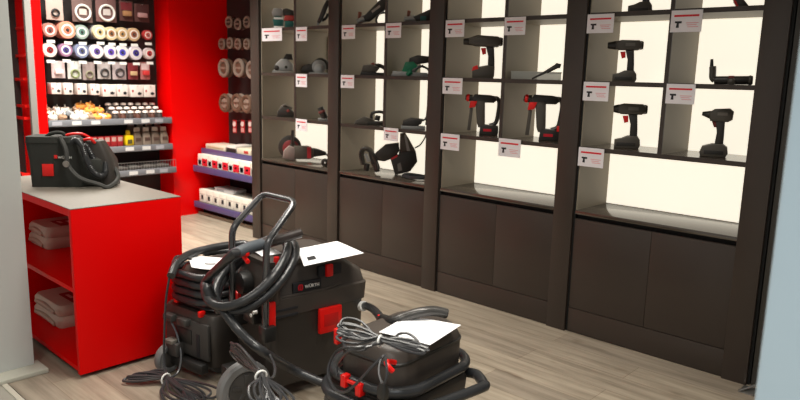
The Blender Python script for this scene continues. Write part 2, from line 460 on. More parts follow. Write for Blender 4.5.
dd[3] = ('motor_housing', 'p', [(-16, 33), (-10, 31), (12, 30.5), (15, 33), (15, 39), (12, 41), (-8, 42), (-17, 39)], .075, TOOL2, 0, 2.4)
dd.append(('battery_latch', 'p', [(-12.5, 7), (-6, 9), (-7, 13), (-11.5, 11)], .083, REDP, 0, .4))
tool('cordless_drill', 'long-nosed cordless drill with red battery latch in the hammer bay', 'drill', 484, 1.501, 3.78, dd, 'cordless drills on the shelves')

def hammer(k, red2=False):
    q = lambda P: [(x*k, y*k) for x, y in P]
    P = [('gearbox', 'p', q([(-13, 33), (-10, 31.5), (10, 31.5), (13, 34), (12, 38), (6, 39), (-9, 39.5)]), .075, TOOL, 0, 1.6),
         ('motor_housing', 'p', q([(-8, 34), (-5.5, 11), (-4, 7), (1.5, 7), (2.5, 12), (1.5, 34)]), .08, TOOL2, 0, 1.8),
         ('rear_grip', 't', ([(8*k, 35.5*k), (13*k, 36*k), (15.5*k, 32*k), (15*k, 22*k), (13*k, 12*k), (7*k, 9*k)], 2.1*k), 0, TOOL, 0, 0),
         ('tool_holder', 'c', ((-18*k, 36*k), (-11*k, 35.5*k), 2.6*k, 3.6*k), 0, TOOL, 0, 0),
         ('collar', 'c', ((-17*k, 36*k), (-14*k, 35.8*k), 3.4*k, 3.7*k), 0, REDP, 0, 0),
         ('side_handle', 'p', q([(-15, 4), (-11.5, 4), (-10, 26), (-13, 27)]), .03, TOOL2, -.02, .8),
         ('depth_clamp', 'p', q([(-14, 26), (-8, 27), (-6, 33), (-13, 33)]), .05, REDP, -.02, .8),
         ('battery', 'p', q([(-3, 0), (15, 0), (16, 3), (15.5, 9), (-2, 10.5)]), .08, TOOL, 0, 1),
         ('badge', 'p', q([(1, 3.5), (9, 3.5), (9, 6), (1, 6)]), .083, REDINK, 0, 0)]
    if red2: P.append(('battery_latch', 'p', q([(12, 8), (16.5, 8), (16.5, 13), (12, 13)]), .082, REDP, 0, .4))
    return P
tool('rotary_hammer', 'smaller cordless rotary hammer on the third shelf, in the cell by the taupe side', 'rotary hammer', 482, 1.126, 3.80, hammer(1.0), 'rotary hammers')
tool('rotary_hammer', 'bigger rotary hammer with thick body and red latch beside the divider', 'rotary hammer', 542, 1.126, 3.80, hammer(1.13, True), 'rotary hammers')

# angled lamp
tool('angled_work_lamp', 'dark angled work lamp lying on the shelf beside the tall pillar', 'work lamp', 730, 1.501, 3.80,
     [('body', 'c', ((-15, 4.2), (20, 5), 4, 4.4), 0, TOOL, 0, 0), ('neck', 't', ([(-14, 4), (-16.5, 7), (-17, 13), (-17.5, 18)], 3.3), 0, TOOL2, 0, 0),
      ('tip', 'c', ((-18.5, 18), (-19, 25), 1.8, 1.4), 0, TOOL, 0, 0), ('ring', 'c', ((16, 4.9), (19, 5), 4.9, 4.9), 0, TOOL2, 0, 0),
      ('red_switch', 'p', [(-2, 6), (3, 6), (3, 9), (-2, 9)], .03, colm((120, 50, 44)), -.01, .4),
      ('base_foot', 'd', ((1, 3), 4), .08, TOOL2, 0, 0)])
tool('power_tool', 'tool standing on one slanted dark foot at the top of the last bay', 'power tool', 739, 1.876, 3.80,
     [('foot', 'p', [(2, 0), (8, 4), (-2, 16), (-10, 14)], .06, TOOL2, 0, 1), ('red_trim', 'p', [(-6, 8), (-2, 2), (-1, 4), (-5, 10)], .062, REDP, 0, 0),
      ('body', 'p', [(-12, 14), (0, 14), (12, 30), (-14, 30)], .06, TOOL, 0, 1)])
# bay with hammers, empty cell: frosted tray with a slim tool leaning on it
tool('frosted_tray', 'low frosted plastic tray lying on a shelf of the hammer bay', 'tray', 533, 1.501, 3.80,
     [('tray', 'l', (-27, 27, 0, 7.5), .16, FROST, .04, .3), ('rim', 'l', (-27.5, 27.5, 6.5, 8), .165, FROST, .04, .2)])
tool('multi_grinder', 'slim dark stick tool leaning across the frosted tray', 'power tool', 545, 1.501, 3.70,
     [('shaft', 'c', ((-13, .8), (4, 10), .8, 1.6), 0, TOOL, 0, 0), ('grip', 'c', ((1, 8), (10, 13.5), 1.9, 2.4), 0, TOOL, 0, 0), ('head', 'p', [(8, 11), (14, 12), (15, 16), (10, 17), (7.5, 14)], .03, TOOL, 0, .8)])
# bay 2
tool('straight_grinder', 'long dark polisher slanting up on the topmost shelf beside a price card', 'power tool', 366, 1.876, 3.76,
     [('body', 'p', [(-3, 8), (-1, 4), (4, 4), (22, 18), (28, 27), (20, 29), (12, 24)], .07, TOOL, 0, 1.6), ('nose', 'c', ((-9, 3.2), (0, 7.5), 2.6, 3.8), 0, SILVER, 0, 0),
      ('side_knob', 'c', ((-7, 6), (-6, 13), 1.5, 1.9), 0, colm((120, 60, 40)), 0, 0), ('badge', 'p', [(6, 12), (14, 18), (13, 20), (5, 14)], .073, colm((170, 160, 150)), 0, 0),
      ('cable_loop', 't', ([(10, 6), (13, 12), (20, 13), (22, 7), (18, 2), (12, 2), (10, 6)], 1.1), 0, CABLE, .03, 0)])
tool('straight_grinder', 'long dark grinder lying with its nozzle out beside the second top card', 'power tool', 416, 1.876, 3.76,
     [('body', 'p', [(-3, 6), (0, 2), (16, 2), (22, 10), (22, 18), (14, 14)], .07, TOOL, 0, 1.4), ('nose', 'c', ((-12, 3.6), (-1, 4.5), 2.6, 3.8), 0, SILVER, 0, 0),
      ('side_knob', 'c', ((-8, 6), (-7, 12), 1.5, 1.9), 0, colm((120, 60, 40)), 0, 0), ('green_band', 'p', [(4, 2.5), (10, 2.5), (10, 7), (4, 7)], .074, TEAL, 0, .4)])
tool('belt_sander', 'flat dark belt sander lying on the second shelf', 'power tool', 374, 1.501, 3.76,
     [('base', 'p', [(-14, 0), (14, 0), (15, 3), (-13, 3)], .09, TOOL, 0, .5), ('body', 'p', [(-13, 3), (2, 3), (6, 8), (-2, 11), (-11, 10)], .08, TOOL2, 0, 1.6),
      ('grip', 't', ([(0, 9), (5, 10), (11, 7), (14, 2)], 2), 0, TOOL, 0, 0), ('red_switch', 'p', [(-4, 9), (1, 9), (0, 13), (-3, 12)], .03, colm((140, 60, 50)), 0, .5)])
tool('green_sander', 'green and grey sander with a cord heap on the second shelf', 'power tool', 411, 1.501, 3.78,
     [('body', 'p', [(-10, 3), (4, 3), (8, 9), (2, 15), (-6, 14)], .09, GREEN, 0, 1.6), ('base', 'p', [(-20, 0), (18, 0), (16, 4), (-18, 5)], .1, SILVER, -.01, 1),
      ('top_shell', 'p', [(-3, 13), (6, 12), (18, 14), (19, 20), (6, 21), (-2, 18)], .08, TOOL, 0, 1.4), ('cable_loop', 't', ([(2, 4), (8, 10), (16, 8), (18, 3), (12, 1), (4, 2), (2, 6), (12, 11)], 1.1), 0, CABLE, -.05, 0),
      ('green_knob', 'c', ((-4, 1), (0, 5), 2, 2.6), 0, GREEN, -.06, 0)])
tool('multi_cutter', 'small open framed cutter on the third shelf above the saw', 'power tool', 370, 1.126, 3.76,
     [('frame', 't', ([(2, 2), (2, 11), (13, 12), (14, 3), (2, 2)], 1.5), 0, TOOL, 0, 0), ('body', 'p', [(-16, 0), (2, 0), (4, 5), (-6, 8), (-14, 4)], .07, TOOL2, 0, 1), ('knob', 'c', ((7, 4), (8, 9), 2.6, 2.6), 0, TOOL, 0, 0),
      ('stand', 'p', [(-3, 0), (14, 0), (14, 3), (-3, 3)], .08, TOOL, 0, .5)])
tool('jigsaw', 'dark jigsaw with tall upright grip beside the reciprocating saw, one shelf up', 'power tool', 417, 1.126, 3.76,
     [('shoe', 'p', [(-16, 0), (8, 0), (8, 3), (-16, 3)], .09, SILVER, 0, .4), ('body', 'p', [(-15, 3), (-2, 2), (4, 5), (6, 10), (-6, 11), (-14, 8)], .075, TOOL, 0, 1.6),
      ('upright_grip', 'p', [(8, 4), (16, 4), (17, 22), (17, 36), (13, 35), (9, 22)], .06, TOOL, 0, 1.6), ('blade', 'p', [(-13, 1), (-11, 1), (-11, 5), (-13, 5)], .004, STEEL, 0, 0), ('lead', 't', ([(5, 8), (8, 10), (10, 14), (14, 18)], .9), 0, CABLE, 0, 0)])
tool('reciprocating_saw', 'large black saw leaning on its battery on the counter of the second bay', 'power saw', 392, .75, 3.82,
     [('motor_housing', 'p', [(-2, 16), (3, 0), (18, 4), (25, 14), (23, 24), (7, 24), (6, 20)], .09, TOOL, 0, 1.4),
      ('rear_grip', 'p', [(7, 24), (7, 41), (12, 42), (16, 36), (23, 24), (20, 22), (13, 20)], .06, TOOL2, 0, 1.2),
      ('silver_trim', 'p', [(11, 40), (13, 40), (18, 22), (15, 20)], .066, SILVER, 0, .2),
      ('boom', 'p', [(-17, 21), (-7, 30), (6, 32), (7, 24), (2, 17), (-8, 13), (-15, 14)], .07, TOOL, 0, 1.6),
      ('cutting_head', 't', ([(-29, 9), (-31, 19), (-28, 25), (-22, 23), (-18, 15), (-14, 5)], 2.6), 0, TOOL2, 0, 0), ('head_arm', 'p', [(-24, 22), (-17, 20), (-13, 8), (-17, 4), (-21, 10)], .06, TOOL, .01, 1),
      ('guard_plate', 'p', [(-28, 20), (-25, 20), (-22, 13), (-25, 12)], .074, SILVER, 0, .3),
      ('guard_frame', 't', ([(-29, 10), (-32, 20), (-29, 26), (-23, 24), (-17, 14), (-15, 5)], 1.3), 0, TOOL, -.045, 0),
      ('roller', 'c', ((-26, 2.6), (-25, 10), 2.8, 3.0), 0, TOOL, .02, 0), ('front_foot', 'c', ((-15, 2.6), (-16, 10), 2.8, 3.2), 0, TOOL, -.02, 0),
      ('red_stripe', 'p', [(-1, 15), (5, 18.5), (5, 20.5), (-1, 17)], .093, colm((190, 40, 44)), 0, 0),
      ('badge', 'p', [(6, 4), (10, 5), (8, 13), (5, 11)], .093, colm((110, 106, 100)), 0, 0),
      ('lead', 't', ([(22, 27), (27, 30), (31, 36), (33, 41)], .7), 0, CABLE, 0, 0)])
cb = thing('coiled_lead', 'black lead coiled on the counter behind the reciprocating saw', 'cable', (onZ(419, 178, .75).x, 3.80, .75))
bb = B(); pts = []
for k in range(72):
    a = k/72*2*PI*3; pts.append((.11*math.cos(a)*(1+.08*math.sin(k)), .07*math.sin(a), .008+.016*(k/72)))
obj('lead', bb.tube(pts, .006, 6), CABLE, cb)
# bay 1
tool('sander_stack', 'orbital sander with grey top and teal body standing on the topmost shelf', 'power tool', 280, 1.876, 3.74,
     [('pad', 'p', [(-6, 0), (4, 0), (4, 2.5), (-6, 2.5)], .09, WHT, 0, .4), ('body', 'p', [(-6, 2.5), (3, 2.5), (4, 8), (1, 12), (-5, 12), (-7, 8)], .085, TEAL, 0, 1.2),
      ('top_grip', 'p', [(-7, 12), (2, 12), (5, 15), (2, 20), (-6, 20), (-8, 16)], .08, SILVER, 0, 1.6), ('band', 'p', [(-6, 9), (3, 9), (3, 11), (-6, 11)], .087, WHT, 0, 0)])
tool('sander_stack', 'orbital sander with red front and dark head beside the top divider', 'power tool', 289, 1.876, 3.70,
     [('body', 'p', [(-4, 0), (4, 0), (5, 4), (4, 7), (-4, 7)], .08, TEAL, 0, .8), ('red_front', 'p', [(-5, 7), (5, 7), (5, 12), (-4, 12)], .082, colm((176, 60, 56)), 0, .6),
      ('head', 'p', [(-6, 12), (5, 12), (5, 17), (-2, 19), (-6, 18)], .08, TOOL, 0, 1.4)])
tool('slim_grinder', 'slim dark grinder tilted steeply on the topmost shelf', 'power tool', 322, 1.876, 3.72,
     [('body', 'p', [(-4, 7), (-1, 4), (4, 14), (8, 24), (5, 27), (1, 20)], .06, TOOL, 0, 1.2), ('nose', 'c', ((-4, 4), (-1, 8), 1.5, 2.2), 0, TOOL2, 0, 0), ('support', 'c', ((-4, 0), (-4, 5), 1, 1), 0, SILVER, 0, 0),
      ('grip', 't', ([(0, 6), (4, 9), (6, 13)], 1.4), 0, TOOL, 0, 0)])
tool('planer', 'silver planer with black rear grip on the second shelf of the farthest bay', 'power tool', 283, 1.501, 3.74,
     [('sole', 'p', [(-11, 0), (12, 0), (12, 2.5), (-10, 2.5)], .09, STEEL, 0, .3), ('body', 'p', [(-9, 2.5), (10, 2.5), (10, 9), (4, 14), (-2, 14), (-7, 9)], .08, SILVER, 0, 1.6),
      ('rear_grip', 'p', [(0, 14), (3, 19), (9, 19), (10, 13)], .05, TOOL, 0, 1.2), ('front_knob', 'd', ((-6, 5), 3), .09, TOOL, 0, 0), ('dial', 'd', ((3, 6), 2.6), .086, TOOL, 0, 0)])
tool('circular_saw', 'compact circular saw with pale blade guard on the second shelf', 'power saw', 317, 1.501, 3.78,
     [('blade_guard', 'd', ((2, 7), 7), .03, SILVER, -.02, 0), ('motor', 'p', [(-16, 2), (-2, 2), (0, 8), (-8, 10), (-15, 7)], .08, TOOL, .02, 1.4), ('grip', 't', ([(-5, 8), (2, 14), (9, 12), (11, 5)], 1.8), 0, TOOL, 0, 0),
      ('blade', 'd', ((2, 5), 5), .004, STEEL, -.04, 0), ('shoe', 'p', [(-8, 0), (12, 0), (12, 1.6), (-8, 1.6)], .1, STEEL, 0, 0)])
tool('trim_tool', 'small dark trim tool with red knob on the third shelf, farthest bay', 'power tool', 286, 1.126, 3.74,
     [('body', 'p', [(-9, 0), (8, 0), (9, 4), (3, 9), (-4, 10), (-8, 6)], .07, TOOL, 0, 1.2), ('red_knob', 'd', ((2, 6), 2.2), .078, colm((130, 50, 44)), 0, 0), ('grip', 't', ([(-8, 3), (-2, 11), (6, 8)], 1.5), 0, TOOL2, 0, 0)])
tool('trim_tool', 'small router with cylindrical dark body beside the pillar, third shelf', 'power tool', 323, 1.126, 3.72,
     [('base', 'p', [(-5, 0), (5, 0), (5, 2), (-5, 2)], .07, SILVER, 0, .3), ('body', 'c', ((2, 2), (-3, 13), 3.6, 3.0), 0, TOOL, 0, 0), ('band', 'c', ((-.5, 7.5), (-1.6, 10), 3.7, 3.6), 0, colm((120, 60, 56)), 0, 0)])
tool('angle_grinder', 'large angle grinder with red and grey disc guard on the counter of the farthest bay', 'grinder', 302, .75, 3.80,
     [('disc_guard', 'd', ((-12, 13), 11.5), .05, TOOL, .03, 0), ('guard_plate', 'd', ((-11, 12), 8.5), .056, colm((120, 40, 42)), .028, 0), ('disc_flange', 'd', ((-9, 15), 3.4), .062, TOOL2, .026, 0), ('gear_head', 'p', [(-19, 3), (-8, 0), (-4, 6), (-6, 13), (-13, 15), (-18, 10)], .08, colm((128, 112, 106)), -.02, 1.6), ('side_handle', 'c', ((-9.5, 16), (-9, 30), 1.8, 1.5), 0, TOOL, .0, 0),
      ('body', 'p', [(-9, 2), (8, 2), (12, 4), (12, 12), (6, 15), (-8, 15)], .085, TOOL2, -.02, 2), ('red_band', 'p', [(5, 3), (9, 3), (9, 14), (5, 14.5)], .089, colm((180, 40, 46)), -.02, 0),
      ('rear_grip', 'p', [(11, 4), (24, 6), (24, 9), (16, 12), (11, 13)], .06, TOOL, -.02, 1.2), ('lead', 't', ([(22, 8), (27, 4), (25, 1), (20, 1)], 1.0), 0, CABLE, -.02, 0)])
tool('sanding_block', 'black and white stub of a wheel sander at the counter end by the pillar', 'power tool', 325, .75, 3.70,
     [('wheel', 'd', ((0, 4), 4), .05, TOOL, 0, 0), ('hub', 'd', ((0, 4), 1.6), .054, WHT, 0, 0)])

t = thing('hang_card', 'beige hanging card with black bits behind the compact circular saw', 'hang card', (onY(322, 52, 3.97).x, 3.97, 1.515))
obj('card', B().box((-.07, 0, 0), (.10, .006, .30), .002), mat('beige_hang_card', (214, 202, 180), .6), t)
obj('black_part', B().cyl((-.02, -.014, .21), (.02, -.014, .25), .022, .014), INK, t)
obj('black_part', B().cyl((.03, -.014, .10), (.055, -.014, .14), .022, .016), INK, t)
# ------------------------------------------------------------------ red display, far wall (faces +X)
XP = -6.75
struct('wall_display', B().box((XP-.1, 2.30, .1), (XP, 3.53, 2.9)), PEG)
struct('wall_far_display', B().box((XP-.1, 1.2, .1), (XP, 2.225, 2.9)), PEG)
struct('trim_4', B().box((-6.86, 2.225, 0), (-6.44, 2.325, 2.95)), REDW)
struct('trim_5', B().box((-6.44, 2.182, 0), (-6.40, 2.235, 2.95), .003), colm((138, 136, 132)))
struct('trim_6', B().box((-6.86, 1.2, 0), (-6.5, 3.53, .10)), REDW)

def at(px, py, X): p = onX(px, py, X); return p.y, p.z
def hook(b, y, z, x1=-6.5):
    b.cyl((XP, y, z), (x1, y, z), .004, n=6)
# red hooks of the neighbouring bay
for i, (px, py) in enumerate(((27, 27), (26, 79), (28, 106), (27, 55), (27, 118), (25, 174))):
    y, z = at(px, py, -6.5)
    w = ['topmost', 'third', 'fourth', 'second', 'fifth', 'lowest'][i]
    t = thing('display_hook', w+' red display hook beside the grey door jamb', 'hook', (XP, y, z), 0, 'red hooks by the jamb')
    obj('arm', B().box((0, -.012, -.02), (.27, .012, .005), .003), REDP, t)
    obj('label_clip', B().box((.27, -.03, -.012), (.275, .03, .012)), REDP if i else WHT, t)

ROWN = {}
def pack(px0, py0, px1, py1, lab, base, deco, X=-6.6, cat='pack', grp=None, name='blister_pack', film=True):
    y0, z1 = at((px0+px1)/2-(px1-px0)/2, py0, X); y1, _ = at(px1, (py0+py1)/2, X); _, z0 = at((px0+px1)/2, py1, X)
    _, z1 = at((px0+px1)/2, py0, X)
    w = y1-y0; hh = z1-z0
    t = thing(name, lab, cat, (X, y0, z0), 0, grp)
    obj('card', B().box((-.006, 0, 0), (0, w, hh), .002), base, t)
    obj('hook', B().cyl((XP-X, w/2, hh*.95), (.03, w/2, hh*.95), .003, n=6), STEEL, t)
    if deco[0] == 'ring':
        r = w*deco[1]; c = (0.006, w*.52, hh*deco[2])
        pts = [(.010, c[1]+r*math.cos(a), c[2]+r*math.sin(a)) for a in [2*PI*k/24 for k in range(24)]]
        obj('ring', B().tube(pts, r*deco[3], 8, True), deco[4], t)
        if len(deco) > 5: obj('ring_label', B().box((.002, c[1]-r*.5, c[2]-r*.3), (.008, c[1]+r*.5, c[2]+r*.5)), deco[5], t)
    elif deco[0] == 'block':
        obj('content', B().box((0, w*.2, hh*.25), (.03, w*.8, hh*.5), .004), deco[1], t)
        obj('header', B().box((0, w*.1, hh*.55), (.002, w*.9, hh*.92)), deco[2], t)
    if film:
        obj('film', B().box((.0, w*.06, hh*.05), (.028, w*.94, hh*.9), .008), CLEAR, t)
    return t
G = 'hanging packs at the top of the far display'
BRK = colm((96, 62, 60)); PINK = colm((206, 160, 160))
pack(45, -6, 63, 20, 'beige hang card with one black rubber ring, top row of the far display', colm((204, 186, 176)), ('ring', .2, .28, .3, INK), grp=G, film=False)
pack(71, -6, 92, 22, 'clear pack with a thick white ring next to the beige hang card', colm((120, 96, 92)), ('ring', .36, .34, .16, WHT, colm((220, 205, 196))), grp=G, film=False)
pack(95, -5, 116, 22, 'clear pack with a thick white ring, third in the top row', colm((126, 92, 90)), ('ring', .36, .34, .16, WHT, colm((210, 200, 196))), grp=G, film=False)
pack(119, 1, 133, 21, 'narrow pack with white label and tan contents in the top row', BRK, ('block', colm((176, 130, 90)), colm((130, 52, 58))), grp=G, film=False)
pack(134, 4, 149, 22, 'pack with pink label nearest the plain red wall, top row', BRK, ('block', PINK, colm((96, 60, 60))), grp=G, film=False)

def discs(px, py, rpx, lab, face, rim, core, n=3, X=-6.56, grp=None, spread=.16):
    y, z = at(px, py, X); r = rpx*proj((X, y, z))[2]/FPX
    t = thing('grinding_disc_stack', lab, 'grinding discs', (X, y, z), 0, grp)
    st = spread/n
    obj('hook', B().cyl((XP-X, 0, 0), (.02, 0, 0), .004, n=6), STEEL, t)
    for k in range(n):
        x1 = -k*st
        obj('disc', B().lathe([(r*.18, x1), (r*.97, x1), (r, x1-.004), (r, x1-st*.8), (r*.95, x1-st*.86), (r*.18, x1-st*.86)], (0, 0, 0), (1, 0, 0), 26), rim if k else face, t)
    obj('disc_label', B().lathe([(r*.17, .002), (r*.68, .002), (r*.70, -.001), (r*.17, -.001)], (0, 0, 0), (1, 0, 0), 24), colm((226, 220, 214)), t)
    obj('coloured_centre', B().lathe([(r*.17, .003), (r*.48, .003), (r*.5, .001), (r*.17, .001)], (0, 0, 0), (1, 0, 0), 20), core, t)
    obj('centre_bush', B().lathe([(r*.1, .004), (r*.2, .004), (r*.22, -.002), (r*.1, -.002)], (0, 0, 0), (1, 0, 0), 16), INK, t)
    pc = B().box((0.0, -.035, -r-.05), (.003, .035, -r-.025)); obj('price_tab', pc, WHT, t)
    return t
GB = 'grinding discs, upper disc row of the far display'; GC = 'grinding discs, lower disc row of the far display'
def C(c, rough=.5): return colm(tuple(int(v*.98) for v in c), rough)
rowB = [(50, 30, 7, 'faded brick-pink disc stack beginning the upper disc row', C((168, 120, 108)), C((130, 100, 96)), C((150, 80, 74)), 2),
        (67.5, 30, 8.5, 'large salmon-pink disc stack in the upper disc row', C((226, 150, 124)), C((190, 130, 112)), C((214, 126, 100)), 3),
        (82, 32, 7, 'grey-green disc stack in the upper disc row', C((150, 168, 160)), C((110, 130, 126)), C((96, 130, 120)), 2),
        (100, 32, 7, 'deep stack of discs with cream face, fourth in the upper row', C((232, 216, 176)), C((150, 152, 156)), C((210, 190, 140)), 4),
        (111.5, 33.5, 6.5, 'cream disc stack with brown label, fifth in the upper row', C((226, 206, 160)), C((130, 124, 120)), C((170, 120, 80)), 3),
        (122.5, 34, 6.5, 'tan disc stack, sixth in the upper row', C((214, 190, 146)), C((120, 118, 116)), C((190, 150, 100)), 3),
        (134, 34.5, 6.5, 'tan disc stack with rust label, seventh in the upper row', C((206, 170, 130)), C((128, 122, 122)), C((150, 90, 66)), 3),
        (148, 35, 4.8, 'small red disc ending the upper disc row', C((190, 60, 60)), C((120, 60, 60)), C((200, 90, 84)), 1)]
rowC = [(50, 50, 7, 'white disc stack with dark red slash beginning the lower disc row', C((222, 206, 196)), C((150, 130, 126)), C((140, 30, 36)), 2),
        (66, 50, 6.5, 'violet-rimmed disc with red label in the lower disc row', C((150, 110, 140)), C((90, 70, 100)), C((70, 60, 130)), 2),
        (82, 51, 7, 'slate blue disc stack in the lower disc row', C((120, 130, 160)), C((120, 126, 142)), C((90, 96, 136)), 3),
        (97, 51.5, 6.8, 'silver disc stack with purple label, fourth in the lower row', C((226, 214, 214)), C((110, 112, 132)), C((96, 70, 150)), 3),
        (111, 52, 6.8, 'silver disc stack with violet flash, fifth in the lower row', C((222, 216, 222)), C((110, 112, 132)), C((110, 80, 190)), 3),
        (122.5, 52.5, 6.8, 'silver disc stack with blue label, sixth in the lower row', C((230, 226, 230)), C((120, 122, 140)), C((80, 76, 190)), 3),
        (136, 53, 6.8, 'silver disc stack with indigo label, seventh in the lower row', C((216, 206, 214)), C((120, 120, 134)), C((66, 50, 140)), 3),
        (149.5, 53.5, 5.6, 'red and white disc ending the lower disc row', C((206, 190, 190)), C((130, 70, 70)), C((190, 40, 50)), 1)]
for r, g in ((rowB, GB), (rowC, GC)):
    for (px, py, rp, lab, f, rm, co, n) in r: discs(px, py, rp, lab, f, rm, co, n, grp=g, spread=.045*n+.01)
GD = 'blister packs below the discs'
LG = C((196, 190, 186)); DKP = C((84, 70, 72))
rowD = [(51, 61, 65, 78, 'wide pale blister pack beginning the row below the discs', C((214, 196, 196)), ('block', C((230, 220, 216)), C((216, 190, 190)))),
        (67, 61, 81, 79, 'blister pack with olive ring on a white card below the discs', C((206, 206, 200)), ('ring', .28, .3, .24, C((120, 130, 84)))),
        (82, 62, 95, 80, 'greyer blister pack with a dull ring, third below the discs', C((156, 140, 138)), ('ring', .26, .3, .26, C((130, 126, 104)))),
        (97, 62, 110.5, 79, 'blister pack with dark ring low on its card, fourth below the discs', C((190, 182, 180)), ('ring', .28, .36, .26, C((60, 58, 58)))),
        (112, 62, 126, 79.5, 'blister pack with dark ring, fifth below the discs', C((188, 174, 176)), ('ring', .28, .38, .26, C((70, 62, 64)))),
        (127.5, 63, 138, 79.5, 'dark red blister pack with tan contents below the discs', C((136, 60, 64)), ('block', C((190, 160, 120)), C((130, 46, 52)))),
        (140, 62, 150, 79.5, 'red and white blister pack nearest the plain red wall', C((176, 110, 108)), ('block', C((210, 60, 60)), C((220, 200, 200))))]
for a in rowD: pack(*a, grp=GD, film=False)
def carton(px0, py0, px1, py1, lab, grp):
    X = -6.56
    y0, z0 = at(px0, (py0+py1)/2, X); y1, _ = at(px1, (py0+py1)/2, X); _, z1 = at((px0+px1)/2, py0, X); _, z0 = at((px0+px1)/2, py1, X)
    t = thing('hanging_carton', lab, 'carton', (X, y0, z0), 0, grp); w = y1-y0; hh = z1-z0
    obj('carton', B().box((-.10, 0, 0), (0, w, hh), .003), C((232, 222, 216)), t)
    obj('hook', B().cyl((XP-X, w/2, hh*.92), (.02, w/2, hh*.92), .003, n=6), STEEL, t)
    obj('product_picture', B().prism([(w*.55, hh*.2), (w*.75, hh*.15), (w*.9, hh*.3), (w*.72, hh*.42), (w*.55, hh*.36)], Matrix(((0, 1, 0, .001), (1, 0, 0, 0), (0, 0, 1, 0), (0, 0, 0, 1))), .002), INK, t)
    obj('red_mark', B().box((0, w*.08, hh*.4), (.001, w*.22, hh*.6)), C((176, 70, 70)), t)
GE = 'white cartons hanging above the display shelf'
ordn = ['first', 'second', 'third', 'fourth', 'fifth', 'sixth', 'seventh', 'eighth', 'ninth', 'tenth']
for k, q in enumerate([(51.5, 83, 61.5, 94), (64, 83, 73, 94.5), (77.5, 83.5, 87, 94.5), (91, 84, 100, 95), (103, 84.5, 116, 96.5), (117.5, 84.5, 128, 96.5), (131, 85, 143, 97), (144.5, 85, 155.5, 97)]):
    carton(*q, ordn[k]+' white carton in the hanging row, counted from the grey upright', GE)

# shelves of the far display
def rail_shelf(name, lab, X0, X1, y0, y1, z, rail, fence=False, hgt=.055):
    t = thing(name, lab, 'shelf', (X1, y0, z))
    obj('board', B().box((X0-X1, 0, -.02), (0, y1-y0, 0)), DGREY, t)
    obj('price_rail', B().box((0, 0, -hgt), (.012, y1-y0, .004), .003), rail, t)
    n = int((y1-y0)/.16)
    for k in range(n):
        if k % 4 == 3: continue
        yy = .03+k*(y1-y0-.05)/n+.01*(k % 3)
        obj('price_label', B().box((.012, yy, -hgt+.012), (.014, yy+.085, -.008)), C((214, 214, 214)) if k % 3 else C((168, 170, 178)), t)
    if fence:
        b = B(); m = 42
        for k in range(m+1): b.cyl((.0, k*(y1-y0)/m, 0), (.0, k*(y1-y0)/m, .075), .002, n=5)
        b.cyl((0, 0, .075), (0, y1-y0, .075), .003, n=6)
        obj('wire_fence', b, STEEL, t)
    return t
XS = -6.45
ZL1, ZL2, ZL3 = 1.03, .765, .535
rail_shelf('display_shelf', 'grey railed shelf with the heap of small fittings, far display', XP, XS, 2.33, 3.515, ZL1, RAILG)
rail_shelf('display_shelf', 'grey railed shelf with bagged goods behind the tool bag', XP, XS, 2.33, 3.515, ZL2, RAILG)
rail_shelf('display_shelf', 'lowest railed shelf with a wire fence beside the counter corner', XP, XS+.06, 2.33, 3.515, ZL3, RAILG, True)
# small goods on the upper shelf
random.seed(3)
G1 = 'pale polishing wheels lying on the upper display shelf'
cols = [(226, 218, 206), (206, 190, 170), (150, 120, 96), (206, 214, 212), (232, 226, 216), (150, 156, 160)]
names = ['flat white wheel', 'cream wheel', 'brown wheel', 'pale blue-grey wheel', 'bright white wheel', 'grey wheel']
k = 0
for row, (xo, zo) in enumerate(((-6.50, .0), (-6.58, .03), (-6.66, .06))):
    for j in range(6):
        y = 2.40+j*.085+random.uniform(-.015, .015); c = cols[(j*2+row) % 6]
        nm = names[(j*2+row) % 6]
        t = thing('polishing_disc', '%s, %s from the grey upright in the %s row of the heap' % (nm, ordn[j], ['front', 'middle', 'rear'][row]), 'polishing wheel', (xo, y, ZL1+zo), random.uniform(-.5, .5), G1)
        r = random.uniform(.036, .05)
        b = B().lathe([(r*.9, 0), (r, .008), (r, .022+.02*random.random()), (r*.85, .045), (.01, .046)], (0, 0, 0), (random.uniform(.1, .5), random.uniform(-.3, .3), 1), 18)
        obj('wheel', b, colm(c), t)
        obj('stem', B().cyl((.01, 0, .04), (.02, 0, .075), .006, n=8), STEEL, t)
G2 = 'orange polishing wheels on the upper display shelf'
for j, (y, z, x) in enumerate(((2.78, .0, -6.49), (2.87, .0, -6.5), (2.75, .055, -6.58), (2.84, .055, -6.58), (2.79, .095, -6.66), (2.70, .095, -6.66))):
    t = thing('polishing_disc', ordn[j]+' orange wheel in the bright orange pile on the display shelf', 'polishing wheel', (x, y, ZL1+z), 0, G2)
    obj('wheel', B().lathe([(.044, 0), (.048, .01), (.048, .03), (.04, .042), (.01, .042)], (0, 0, 0), (.4, 0, 1), 18), C((232, 150, 70)), t)
    obj('stem', B().cyl((.012, 0, .04), (.03, 0, .07), .006, n=8), STEEL, t)
G3 = 'white-capped brushes standing on the upper display shelf'
k = 0
for row in range(3):
    for j in range(7):
        y = 2.96+j*.075; x = -6.49-row*.075
        t = thing('wire_brush', '%s white-capped brush from the orange pile, %s row' % (ordn[j], ['front', 'middle', 'rear'][row]), 'brush', (x, y, ZL1), 0, G3)
        hgt = .05+.035*row
        obj('brush_body', B().lathe([(.022, 0), (.028, .004), (.026, hgt*.7), (.02, hgt)], (0, 0, 0), (0, 0, 1), 12), C((96, 62, 50)) if j % 2 else C((70, 62, 60)), t)
        obj('cap', B().lathe([(.027, hgt), (.030, hgt+.004), (.026, hgt+.02), (.01, hgt+.025)], (0, 0, 0), (0, 0, 1), 12), C((232, 222, 214)), t)
